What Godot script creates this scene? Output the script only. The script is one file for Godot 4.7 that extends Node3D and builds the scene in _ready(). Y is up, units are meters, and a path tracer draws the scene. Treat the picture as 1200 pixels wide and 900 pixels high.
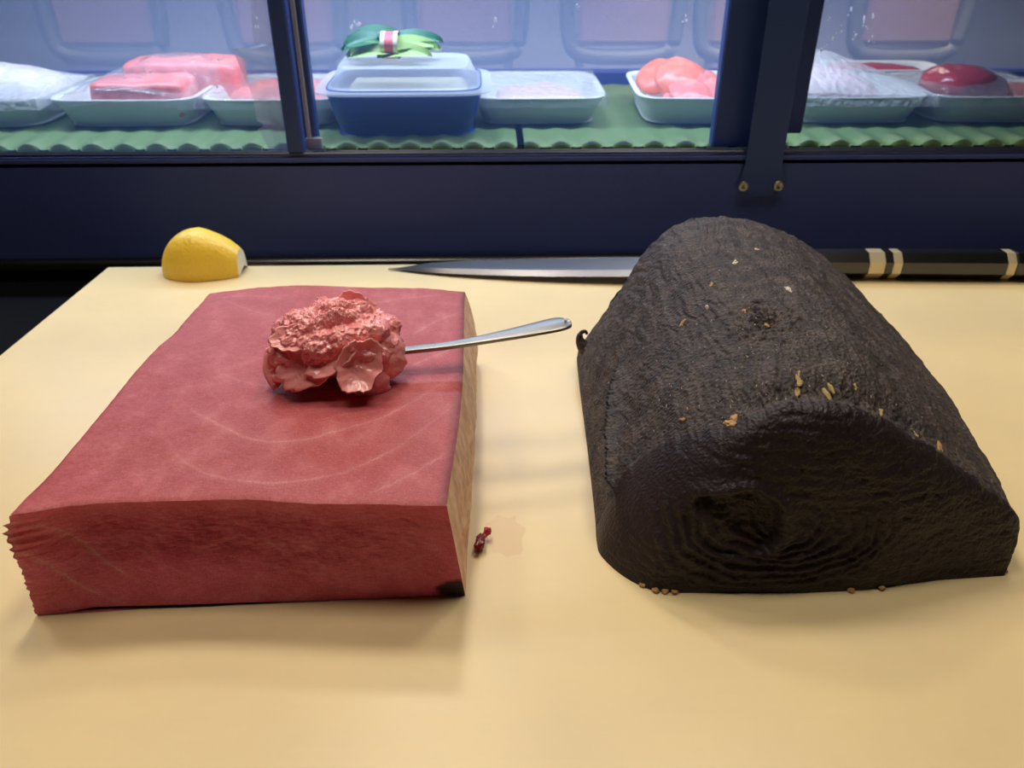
extends Node3D
# Sushi counter: a block of raw tuna with a spoonful of scraped flesh, a black cured loin, a knife and a lemon half on a board; a chilled glass case behind.

var rng := RandomNumberGenerator.new()
var noise_a := FastNoiseLite.new()
var noise_b := FastNoiseLite.new()
var used := {}

# ------------------------------------------------------------------ naming
func numbered(called: String) -> String:
	if not used.has(called):
		used[called] = 0
		return called
	used[called] += 1
	return "%s_%03d" % [called, used[called]]

func thing(called: String, label: String, category: String, at := Vector3.ZERO, group := "") -> Node3D:
	var o := Node3D.new()
	o.name = numbered(called)
	add_child(o)
	o.position = at
	tag(o, label, category, group)
	return o

func tag(o: Node, label: String, category: String, group := "") -> void:
	o.set_meta("label", label)
	o.set_meta("category", category)
	if group != "":
		o.set_meta("group", group)

func part(called: String, mesh: Mesh, m: Material, parent: Node, at := Vector3.ZERO, turn := Vector3.ZERO) -> MeshInstance3D:
	var o := MeshInstance3D.new()
	o.mesh = mesh
	if m:
		o.material_override = m
	o.position = at
	o.rotation = turn
	if parent == self:
		o.name = numbered(called)
		add_child(o)
	else:
		var n := 0
		var base := called
		while parent.find_child(called, false, false) != null:
			n += 1
			called = "%s_%03d" % [base, n]
		o.name = called
		parent.add_child(o, true)
	return o

func structure(called: String, mesh: Mesh, m: Material, at := Vector3.ZERO) -> MeshInstance3D:
	var o := part(called, mesh, m, self, at)
	o.set_meta("kind", "structure")
	return o

# ------------------------------------------------------------------ mesh helpers
func add_tri(st: SurfaceTool, a: Vector3, b: Vector3, c: Vector3, out: Vector3) -> void:
	# clockwise seen from the side that «out» points to
	if (b - a).cross(c - a).dot(out) > 0.0:
		var t := b
		b = c
		c = t
	for p in [a, b, c]:
		st.set_smooth_group(-1)
		st.add_vertex(p)

func add_quad(st: SurfaceTool, a: Vector3, b: Vector3, c: Vector3, d: Vector3, out: Vector3) -> void:
	add_tri(st, a, b, c, out)
	add_tri(st, a, c, d, out)

func start() -> SurfaceTool:
	var st := SurfaceTool.new()
	st.begin(Mesh.PRIMITIVE_TRIANGLES)
	return st

func finish(st: SurfaceTool) -> ArrayMesh:
	st.generate_normals()
	return st.commit()

func add_box(st: SurfaceTool, at: Vector3, size: Vector3, ch := 0.001, basis := Basis.IDENTITY) -> void:
	var h := size * 0.5
	ch = minf(ch, minf(h.x, minf(h.y, h.z)) * 0.9)
	var v := func(s: Vector3, axis: int) -> Vector3:
		var p := Vector3(s.x * h.x, s.y * h.y, s.z * h.z)
		for k in 3:
			if k != axis:
				p[k] -= s[k] * ch
		return at + basis * p
	for axis in 3:
		var o1 := (axis + 1) % 3
		var o2 := (axis + 2) % 3
		for sg in [-1.0, 1.0]:
			var q := []
			for pair in [[-1, -1], [1, -1], [1, 1], [-1, 1]]:
				var s := Vector3.ZERO
				s[axis] = sg
				s[o1] = pair[0]
				s[o2] = pair[1]
				q.append(v.call(s, axis))
			var out := Vector3.ZERO
			out[axis] = sg
			add_quad(st, q[0], q[1], q[2], q[3], basis * out)
		for s1 in [-1.0, 1.0]:
			for s2 in [-1.0, 1.0]:
				var sa := Vector3.ZERO
				var sb := Vector3.ZERO
				sa[axis] = -1
				sb[axis] = 1
				sa[o1] = s1
				sa[o2] = s2
				sb[o1] = s1
				sb[o2] = s2
				var out := Vector3.ZERO
				out[o1] = s1
				out[o2] = s2
				add_quad(st, v.call(sa, o1), v.call(sb, o1), v.call(sb, o2), v.call(sa, o2), basis * out)
	for sx in [-1.0, 1.0]:
		for sy in [-1.0, 1.0]:
			for sz in [-1.0, 1.0]:
				var s := Vector3(sx, sy, sz)
				add_tri(st, v.call(s, 0), v.call(s, 1), v.call(s, 2), basis * s)

func box(size: Vector3, ch := 0.001) -> ArrayMesh:
	var st := start()
	add_box(st, Vector3.ZERO, size, ch)
	return finish(st)

# a grid of points f(u, v), u and v from 0 to 1; outside is where dU x dV points
func grid(f: Callable, nu: int, nv: int, flip := false, st: SurfaceTool = null) -> ArrayMesh:
	var p := PackedVector3Array()
	var n := PackedVector3Array()
	var uv := PackedVector2Array()
	var idx := PackedInt32Array()
	var w := nv + 1
	p.resize((nu + 1) * w)
	n.resize(p.size())
	uv.resize(p.size())
	for i in nu + 1:
		for j in w:
			p[i * w + j] = f.call(float(i) / nu, float(j) / nv)
			uv[i * w + j] = Vector2(float(i) / nu, float(j) / nv)
	var closed_u := p[0].distance_to(p[nu * w]) < 1e-6 and p[w / 2].distance_to(p[nu * w + w / 2]) < 1e-6
	var closed_v := p[0].distance_to(p[nv]) < 1e-6 and p[(nu / 2) * w].distance_to(p[(nu / 2) * w + nv]) < 1e-6
	for i in nu + 1:
		var i0 := maxi(i - 1, 0)
		var i1 := mini(i + 1, nu)
		if closed_u and (i == 0 or i == nu):
			i0 = nu - 1
			i1 = 1
		for j in w:
			var j0 := maxi(j - 1, 0)
			var j1 := mini(j + 1, nv)
			if closed_v and (j == 0 or j == nv):
				j0 = nv - 1
				j1 = 1
			var du := p[i1 * w + j] - p[i0 * w + j]
			var dv := p[i * w + j1] - p[i * w + j0]
			if du.length() < 1e-7:
				var jj := 1 if j == 0 else nv - 1
				du = p[i1 * w + jj] - p[i0 * w + jj]
			if dv.length() < 1e-7:
				var ii := 1 if i == 0 else nu - 1
				dv = p[ii * w + j1] - p[ii * w + j0]
			var c := du.cross(dv).normalized()
			n[i * w + j] = -c if flip else c
	for i in nu:
		for j in nv:
			var a := i * w + j
			var b := a + w
			if flip:
				idx.append_array([a, b, a + 1, b, b + 1, a + 1])
			else:
				idx.append_array([a, a + 1, b, b, a + 1, b + 1])
	var arr := []
	arr.resize(Mesh.ARRAY_MAX)
	arr[Mesh.ARRAY_VERTEX] = p
	arr[Mesh.ARRAY_NORMAL] = n
	arr[Mesh.ARRAY_TEX_UV] = uv
	arr[Mesh.ARRAY_INDEX] = idx
	var m := ArrayMesh.new()
	m.add_surface_from_arrays(Mesh.PRIMITIVE_TRIANGLES, arr)
	return m

# several meshes as the surfaces of one
func joined(meshes: Array, mats: Array) -> ArrayMesh:
	var m := ArrayMesh.new()
	for k in meshes.size():
		m.add_surface_from_arrays(Mesh.PRIMITIVE_TRIANGLES, meshes[k].surface_get_arrays(0))
		m.surface_set_material(k, mats[k])
	return m

func merged(meshes: Array) -> ArrayMesh:
	var st := start()
	for k in meshes:
		st.append_from(k, 0, Transform3D.IDENTITY)
	return st.commit()

func tube(pts: Array, radii: Array, sides := 12) -> ArrayMesh:
	var n := pts.size()
	var f := func(u: float, v: float) -> Vector3:
		var t := v * (n - 1)
		var k := mini(int(t), n - 2)
		var p: Vector3 = spline3(pts, t)
		var q: Vector3 = spline3(pts, minf(t + 0.02, n - 1.0)) - spline3(pts, maxf(t - 0.02, 0.0))
		q = q.normalized()
		var s := q.cross(Vector3.UP if absf(q.y) < 0.9 else Vector3.RIGHT).normalized()
		var w := s.cross(q)
		var r: float = lerpf(radii[k], radii[k + 1], t - k)
		if v <= 0.0 or v >= 1.0:
			r *= 0.05
		return p + (s * cos(u * TAU) + w * sin(u * TAU)) * r
	return grid(f, sides, maxi(8, n * 5), true)

func cr(a: float, b: float, c: float, d: float, t: float) -> float:
	return 0.5 * (2.0 * b + (c - a) * t + (2.0 * a - 5.0 * b + 4.0 * c - d) * t * t + (3.0 * b - a - 3.0 * c + d) * t * t * t)

func spline1(v: Array, t: float) -> float:
	var n := v.size()
	t = clampf(t, 0.0, n - 1.0)
	var k := mini(int(t), n - 2)
	return cr(v[maxi(k - 1, 0)], v[k], v[k + 1], v[mini(k + 2, n - 1)], t - k)

func spline2(v: Array, t: float) -> Vector2:
	var n := v.size()
	t = clampf(t, 0.0, n - 1.0)
	var k := mini(int(t), n - 2)
	var a: Vector2 = v[maxi(k - 1, 0)]
	var b: Vector2 = v[k]
	var c: Vector2 = v[k + 1]
	var d: Vector2 = v[mini(k + 2, n - 1)]
	return Vector2(cr(a.x, b.x, c.x, d.x, t - k), cr(a.y, b.y, c.y, d.y, t - k))

func spline3(v: Array, t: float) -> Vector3:
	var n := v.size()
	t = clampf(t, 0.0, n - 1.0)
	var k := mini(int(t), n - 2)
	var a: Vector3 = v[maxi(k - 1, 0)]
	var b: Vector3 = v[k]
	var c: Vector3 = v[k + 1]
	var d: Vector3 = v[mini(k + 2, n - 1)]
	return Vector3(cr(a.x, b.x, c.x, d.x, t - k), cr(a.y, b.y, c.y, d.y, t - k), cr(a.z, b.z, c.z, d.z, t - k))

# piecewise linear y(x) through points
func along(pts: Array, x: float) -> float:
	if x <= pts[0].x:
		return pts[0].y
	for k in pts.size() - 1:
		if x <= pts[k + 1].x:
			return lerpf(pts[k].y, pts[k + 1].y, (x - pts[k].x) / maxf(pts[k + 1].x - pts[k].x, 1e-6))
	return pts[-1].y

# a rounded lump: superellipsoid of half sizes h, exponent e (2 round, 6 boxy), roughened by noise
func lump(h: Vector3, e: float, amp: float, freq: float, shift: float, nu := 48, nv := 32) -> ArrayMesh:
	var f := func(u: float, v: float) -> Vector3:
		var a := u * TAU
		var b := (v - 0.5) * PI
		var d := Vector3(cos(a) * cos(b), sin(b), sin(a) * cos(b))
		var s := pow(pow(absf(d.x), e) + pow(absf(d.y), e) + pow(absf(d.z), e), -1.0 / e)
		var p := Vector3(d.x * h.x, d.y * h.y, d.z * h.z) * s
		var k := noise_a.get_noise_3d(p.x * freq + shift, p.y * freq, p.z * freq - shift)
		return p + d * k * amp
	return grid(f, nu, nv, true)

# rounded rectangle outline, a in 0..1, half sizes hx and hz, corner r
func round_rect(a: float, hx: float, hz: float, r: float) -> Vector2:
	var t := a * TAU
	var c := Vector2(cos(t), sin(t))
	var e := 2.0 + 6.0 * (1.0 - clampf(r / minf(hx, hz), 0.0, 1.0))
	var s := pow(pow(absf(c.x), e) + pow(absf(c.y), e), -1.0 / e)
	return Vector2(c.x * hx, c.y * hz) * s

# loft of rounded rectangles; rows: Vector3(inset, height, corner)
func tray_shape(hx: float, hz: float, rows: Array, sides := 64, sub := 4) -> ArrayMesh:
	var f := func(u: float, v: float) -> Vector3:
		var q: Vector3 = spline3(rows, v * (rows.size() - 1)) if sub > 1 else rows[int(round(v * (rows.size() - 1)))]
		var p := round_rect(u, maxf(hx - q.x, 0.0005), maxf(hz - q.x, 0.0005), maxf(q.z, 0.001))
		return Vector3(p.x, q.y, p.y)
	return grid(f, sides, (rows.size() - 1) * sub, true)

# ------------------------------------------------------------------ materials
func mat(c: Color, rough := 0.6, metal := 0.0, spec := 0.5) -> StandardMaterial3D:
	var m := StandardMaterial3D.new()
	m.albedo_color = c
	m.roughness = rough
	m.metallic = metal
	m.metallic_specular = spec
	m.cull_mode = BaseMaterial3D.CULL_DISABLED
	return m

func clear(c: Color, rough := 0.05) -> StandardMaterial3D:
	var m := mat(c, rough)
	m.transparency = BaseMaterial3D.TRANSPARENCY_ALPHA
	return m

func bump(m: StandardMaterial3D, tex: Texture2D, cm: float, scale := 0.0) -> StandardMaterial3D:
	m.heightmap_enabled = true
	m.heightmap_texture = tex
	m.heightmap_scale = cm
	if scale > 0.0:
		m.uv1_triplanar = true
		m.uv1_scale = Vector3.ONE * scale
	return m

func noise_tex(freq: float, octaves: int, s: int, size := 512, kind := FastNoiseLite.TYPE_SIMPLEX_SMOOTH) -> ImageTexture:
	var n := FastNoiseLite.new()
	n.noise_type = kind
	n.seed = s
	n.frequency = freq
	n.fractal_octaves = octaves
	return ImageTexture.create_from_image(n.get_seamless_image(size, size))

# a soft stroke through points (0..1 of the image), added into a float map
func stroke(map: PackedFloat32Array, w: int, h: int, pts: Array, width: float, strength: float, wob := 0.0) -> void:
	var steps := 420
	for i in steps + 1:
		var t := float(i) / steps
		var q := spline2(pts, t * (pts.size() - 1))
		var ends := minf(1.0, minf(t, 1.0 - t) * 5.0)
		var c := Vector2(q.x * w, q.y * h)
		c += Vector2(noise_b.get_noise_2d(t * 900.0, pts[0].x * 500.0), noise_b.get_noise_2d(t * 900.0, 77.0 + pts[0].y * 500.0)) * wob
		var k := strength * ends * (0.75 + 0.5 * noise_b.get_noise_1d(t * 300.0 + pts[0].x * 90.0))
		var r := int(ceil(width * 2.5))
		for y in range(maxi(int(c.y) - r, 0), mini(int(c.y) + r + 1, h)):
			for x in range(maxi(int(c.x) - r, 0), mini(int(c.x) + r + 1, w)):
				var d := Vector2(x + 0.5, y + 0.5).distance_squared_to(c)
				var g := k * exp(-d / (width * width))
				var a := y * w + x
				if g > map[a]:
					map[a] = g

# ------------------------------------------------------------------ the scene
func _ready() -> void:
	rng.seed = 7
	noise_a.seed = 3
	noise_a.noise_type = FastNoiseLite.TYPE_SIMPLEX_SMOOTH
	noise_a.frequency = 1.0
	noise_a.fractal_octaves = 4
	noise_b.seed = 11
	noise_b.noise_type = FastNoiseLite.TYPE_SIMPLEX_SMOOTH
	noise_b.frequency = 0.02
	noise_b.fractal_octaves = 3
	view_and_light()
	make_materials()
	room()
	counter_and_board()
	display_case()
	case_contents()
	chairs()
	tuna()
	loin()
	mound_and_spoon()
	knife()
	lemon()
	small_things()

const CEILING := 1.75
const FLOOR := -0.9

func view_and_light() -> void:
	var cam := Camera3D.new()
	cam.name = "camera"
	add_child(cam)
	cam.position = Vector3(0, 0.24, 0)
	cam.rotation_order = EULER_ORDER_YXZ
	cam.rotation_degrees = Vector3(-29.2, -1.389, 0)
	cam.fov = 53.1301
	cam.near = 0.02
	cam.far = 30.0
	var ca := CameraAttributesPhysical.new()
	ca.frustum_focal_length = FOCAL
	ca.frustum_near = 0.02
	ca.frustum_far = 30.0
	ca.frustum_focus_distance = 0.36
	ca.exposure_aperture = FOCAL / 1.7
	ca.auto_exposure_enabled = false
	cam.attributes = ca
	cam.current = true
	var env := Environment.new()
	env.background_mode = Environment.BG_COLOR
	env.background_color = Color(0.02, 0.02, 0.025)
	env.tonemap_mode = Environment.TONE_MAPPER_LINEAR
	env.tonemap_exposure = EXPOSURE
	env.sdfgi_enabled = true
	env.ssao_enabled = true
	env.ssil_enabled = true
	var we := WorldEnvironment.new()
	we.name = "environment"
	we.environment = env
	add_child(we)

const FOCAL := 24.0
const EXPOSURE := 0.76
const WARM := Color(1.0, 0.945, 0.86)
const COOL := Color(0.80, 0.89, 1.0)

# lamps in the ceiling: [x, z, half size, energy]
const PANELS := [[-0.22, -1.05, 0.13, 1.0], [0.50, -1.0, 0.13, 0.8], [-0.95, -1.0, 0.13, 0.7], [-0.20, -1.62, 0.09, 0.9], [-0.40, -0.34, 0.2, 0.6], [0.45, -0.34, 0.2, 0.6], [0.9, -3.0, 0.25, 1.2], [-0.8, -3.0, 0.25, 0.9]]
# unseen downlights, added to brighten the bar chairs: [x, z, energy]
const SPOTS := [[1.15, -1.7, 9.0], [0.1, -1.7, 4.0], [-0.95, -1.7, 3.5]]

# ------------------------------------------------------------------ materials
var m := {}

func make_materials() -> void:
	var fine := noise_tex(0.05, 4, 21)
	var coarse := noise_tex(0.012, 5, 22)
	var cells := noise_tex(0.045, 2, 23, 512, FastNoiseLite.TYPE_CELLULAR)
	m.fine = fine
	m.coarse = coarse
	m.cells = cells
	m.wall = mat(Color(0.27, 0.26, 0.25), 0.9)
	m.wall_far = mat(Color(0.66, 0.65, 0.70), 0.9)
	m.floor = mat(Color(0.20, 0.18, 0.16), 0.7)
	m.ceiling = mat(Color(0.48, 0.46, 0.43), 0.9)
	m.counter = bump(mat(Color(0.05, 0.05, 0.065), 0.85, 0.0, 0.2), fine, 0.01, 9.0)
	m.glare_tinted_metal = bump(mat(Color(0.26, 0.31, 0.56), 0.55, 0.0, 0.4), fine, 0.012, 14.0)  # black metal; the navy in its colour stands in for blue LED glare
	m.stile = mat(Color(0.20, 0.28, 0.50), 0.45, 0.0, 0.4)  # black frame, tinted navy to carry the blue glare
	m.track = mat(Color(0.20, 0.21, 0.26), 0.3, 0.3)
	m.seal = mat(Color(0.62, 0.63, 0.66), 0.6)
	m.screw = mat(Color(0.72, 0.68, 0.62), 0.3, 0.9)
	m.glass = clear(Color(0.60, 0.75, 1.0, 0.055), 0.30)  # blue tint and backlight put a glare haze on the door panes
	m.glass.metallic_specular = 0.3
	m.glass.backlight_enabled = true
	m.glass.backlight = Color(0.50, 0.70, 1.0)
	m.spot = mat(Color(0.95, 0.97, 1.0), 0.3)
	m.spot.backlight_enabled = true
	m.spot.backlight = Color(1, 1, 1)
	m.glare_veil = clear(Color(0.72, 0.80, 0.98, 0.38), 0.6)  # milky blue colour stands in for LED glare on the curved glass
	m.sheet = clear(Color(0.86, 0.88, 0.92, 0.42), 0.5)
	m.film = clear(Color(0.95, 0.96, 1.0, 0.10), 0.08)
	bump(m.film, coarse, 0.25, 14.0)
	m.film_milky = clear(Color(0.95, 0.93, 0.93, 0.42), 0.26)
	bump(m.film_milky, coarse, 0.3, 14.0)
	m.lid = clear(Color(0.96, 0.97, 1.0, 0.62), 0.3)
	m.lid.backlight_enabled = true
	m.lid.backlight = Color(0.95, 0.96, 1.0)
	m.foam = bump(mat(Color(0.86, 0.87, 0.86), 0.65), cells, 0.02, 30.0)
	m.green = bump(mat(Color(0.40, 0.50, 0.31), 0.5), fine, 0.02, 20.0)
	m.box = mat(Color(0.07, 0.22, 0.50), 0.45)
	m.dark = mat(Color(0.04, 0.05, 0.09), 0.5)
	m.inner = mat(Color(0.55, 0.58, 0.64), 0.5)
	m.pink = bump(mat(Color(0.93, 0.52, 0.50), 0.3), coarse, 0.08, 12.0)
	m.pale = bump(mat(Color(0.93, 0.80, 0.80), 0.3), coarse, 0.08, 14.0)
	m.white_fish = bump(mat(Color(0.88, 0.84, 0.82), 0.3), coarse, 0.1, 12.0)
	m.red_fish = bump(mat(Color(0.68, 0.22, 0.26), 0.22), coarse, 0.06, 12.0)
	m.orange_fish = bump(mat(Color(0.94, 0.51, 0.43), 0.3), coarse, 0.06, 12.0)
	m.leaf = mat(Color(0.13, 0.42, 0.27), 0.4)
	m.leaf_pale = mat(Color(0.66, 0.78, 0.42), 0.45)
	m.band = mat(Color(0.92, 0.42, 0.45), 0.5)
	m.band_white = mat(Color(0.93, 0.90, 0.78), 0.5)
	m.led = mat(Color(0.9, 0.95, 1.0), 0.4)
	m.led.emission_enabled = true
	m.led.emission = COOL
	m.led.emission_energy_multiplier = 3.0
	m.lamp = mat(Color(1, 1, 1), 0.5)
	m.lamp.emission_enabled = true
	m.lamp.emission = WARM
	m.lamp.emission_energy_multiplier = 4.0
	m.tube = mat(Color(0.34, 0.34, 0.36), 0.5)
	m.seat = mat(Color(0.52, 0.41, 0.42), 0.6)
	m.steel = mat(Color(0.56, 0.55, 0.54), 0.36, 1.0)
	m.steel_dark = mat(Color(0.46, 0.46, 0.48), 0.34, 1.0)
	m.handle = mat(Color(0.05, 0.052, 0.06), 0.25, 0.0, 0.7)
	m.ring = mat(Color(0.86, 0.80, 0.66), 0.3, 0.5)
	m.board = board_material()
	m.minced = mat(Color(1.0, 0.62, 0.63), 0.13, 0.0, 0.7)
	m.minced.subsurf_scatter_enabled = true
	m.minced.subsurf_scatter_strength = 0.06
	bump(m.minced, noise_tex(0.07, 2, 31, 512, FastNoiseLite.TYPE_CELLULAR), 0.035, 26.0)
	m.flake_flesh = mat(Color(1.0, 0.64, 0.64), 0.2, 0.0, 0.6)
	m.flake_flesh.subsurf_scatter_enabled = true
	m.flake_flesh.subsurf_scatter_strength = 0.05
	bump(m.flake_flesh, fine, 0.02, 16.0)
	m.lemon = mat(Color(1.0, 0.84, 0.30), 0.38, 0.0, 0.5)
	m.lemon.subsurf_scatter_enabled = true
	m.lemon.subsurf_scatter_strength = 0.04
	bump(m.lemon, cells, 0.05, 16.0)
	m.pith = mat(Color(0.93, 0.88, 0.76), 0.6)
	m.seed = mat(Color(0.72, 0.56, 0.36), 0.6)
	m.seed_pale = mat(Color(0.82, 0.76, 0.66), 0.6)
	m.scrap = mat(Color(0.42, 0.10, 0.08), 0.2, 0.0, 0.6)

func board_material() -> StandardMaterial3D:
	var w := 1024
	var img := Image.create(w, w, false, Image.FORMAT_RGB8)
	var ro := Image.create(w, w, false, Image.FORMAT_RGB8)
	var n1 := FastNoiseLite.new()
	n1.seed = 5
	n1.frequency = 0.006
	n1.fractal_octaves = 4
	var n2 := FastNoiseLite.new()
	n2.seed = 6
	n2.frequency = 0.05
	n2.fractal_octaves = 3
	var ia := n1.get_seamless_image(w, w)
	var ib := n2.get_seamless_image(w, w)
	for y in w:
		for x in w:
			var a := ia.get_pixel(x, y).r - 0.5
			# fine knife marks run across the board
			var b := ib.get_pixel((x / 9) % w, y).r - 0.5
			var c := ib.get_pixel(x, y).r - 0.5
			var k := 1.0 + 0.025 * a + 0.006 * b
			img.set_pixel(x, y, Color(0.915 * k, 0.830 * k, 0.645 * k * (1.0 - 0.02 * a)))
			var r := 0.36 + 0.05 * a + 0.03 * b + 0.02 * c
			ro.set_pixel(x, y, Color(r, r, r))
	var bm := mat(Color.WHITE, 1.0, 0.0, 0.5)
	bm.albedo_texture = ImageTexture.create_from_image(img)
	bm.roughness_texture = ImageTexture.create_from_image(ro)
	bm.uv1_triplanar = true
	bm.uv1_world_triplanar = true
	bm.uv1_scale = Vector3.ONE * 2.2
	return bm

# ------------------------------------------------------------------ setting
func room() -> void:
	var x0 := -2.6
	var x1 := 2.6
	var z0 := -3.9
	var z1 := 1.6
	var hy := CEILING - FLOOR
	var cy := (CEILING + FLOOR) / 2.0
	var cz := (z0 + z1) / 2.0
	structure("floor", box(Vector3(x1 - x0 + 0.2, 0.1, z1 - z0 + 0.2)), m.floor, Vector3(0, FLOOR - 0.05, cz))
	structure("ceiling", box(Vector3(x1 - x0 + 0.2, 0.1, z1 - z0 + 0.2)), m.ceiling, Vector3(0, CEILING + 0.05, cz))
	structure("wall_left", box(Vector3(0.1, hy, z1 - z0)), m.wall, Vector3(x0 - 0.05, cy, cz))
	structure("wall_right", box(Vector3(0.1, hy, z1 - z0)), m.wall, Vector3(x1 + 0.05, cy, cz))
	structure("wall_far", box(Vector3(x1 - x0 + 0.2, hy, 0.1)), m.wall_far, Vector3(0, cy, z0 - 0.05))
	structure("wall_near", box(Vector3(x1 - x0 + 0.2, hy, 0.1)), m.wall, Vector3(0, cy, z1 + 0.05))
	var over := ["over the tuna block end of the glass case", "over the cured loin end of the glass case", "left of the cutting board over the case", "beyond the glass case, smallest of the ceiling lamps", "right above the tuna block", "right above the cured loin", "over the bar chairs at the right", "over the bar chairs at the left"]
	var pi := 0
	for q in PANELS:
		var s: float = q[2]
		var lamp := thing("ceiling_lamp", "square flush ceiling lamp " + over[pi], "lamp", Vector3(q[0], CEILING, q[1]), "square lamps in the ceiling")
		pi += 1
		part("lamp_frame", box(Vector3(s * 2 + 0.05, 0.02, s * 2 + 0.05)), m.seal, lamp, Vector3(0, -0.011, 0))
		part("diffuser", box(Vector3(s * 2, 0.008, s * 2)), m.lamp, lamp, Vector3(0, -0.026, 0))
		var l := AreaLight3D.new()
		l.name = numbered("lamp_light")
		l.area_size = Vector2(s * 2, s * 2)
		l.light_color = WARM
		l.light_energy = q[3]
		l.area_normalize_energy = true
		l.area_range = 9.0
		l.area_attenuation = 2.0
		l.shadow_enabled = true
		add_child(l)
		l.position = Vector3(q[0], CEILING - 0.035, q[1])
		l.rotation_degrees = Vector3(-90, 0, 0)

	var at_ := ["over the chairs at the right", "over the middle chairs", "over the chairs at the left"]
	for k in SPOTS.size():
		var q: Array = SPOTS[k]
		var d := thing("added_downlight", "added round ceiling light " + at_[k] + " beyond the case", "lamp", Vector3(q[0], CEILING, q[1]), "added downlights over the bar chairs")
		part("housing", tube([Vector3(0, 0, 0), Vector3(0, -0.02, 0), Vector3(0, -0.03, 0)], [0.06, 0.06, 0.055], 24), m.seal, d)
		part("lens", tube([Vector3(0, -0.028, 0), Vector3(0, -0.031, 0), Vector3(0, -0.034, 0)], [0.045, 0.045, 0.044], 24), m.lamp, d)
		var l := SpotLight3D.new()
		l.name = numbered("added_downlight_light")
		l.light_color = WARM
		l.light_energy = q[2]
		l.light_size = 0.04
		l.spot_angle = 30.0
		l.spot_angle_attenuation = 0.6
		l.spot_range = 9.0
		l.spot_attenuation = 2.0
		l.shadow_enabled = true
		add_child(l)
		l.position = Vector3(q[0], CEILING - 0.045, q[1])
		l.look_at_from_position(l.position, Vector3(q[0], 0.0, -2.55), Vector3.RIGHT)

func counter_and_board() -> void:
	var c := thing("counter", "dark counter top that carries the cutting board and the glass case", "counter", Vector3(0.1, -0.034, -0.55))
	part("worktop", box(Vector3(3.0, 0.04, 1.3), 0.004), m.counter, c, Vector3(0, -0.02, 0))
	part("cabinet", box(Vector3(2.9, 0.80, 1.1), 0.004), m.counter, c, Vector3(0, -0.445, -0.02))
	part("plinth", box(Vector3(2.86, 0.022, 1.0), 0.002), m.counter, c, Vector3(0, -0.855, -0.04))
	var b := part("cutting_board", box(Vector3(1.0, 0.034, 0.62), 0.0025), m.board, self, Vector3(0.158, -0.017, -0.341))
	tag(b, "large cream coloured plastic cutting board under the fish", "cutting board")

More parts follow.
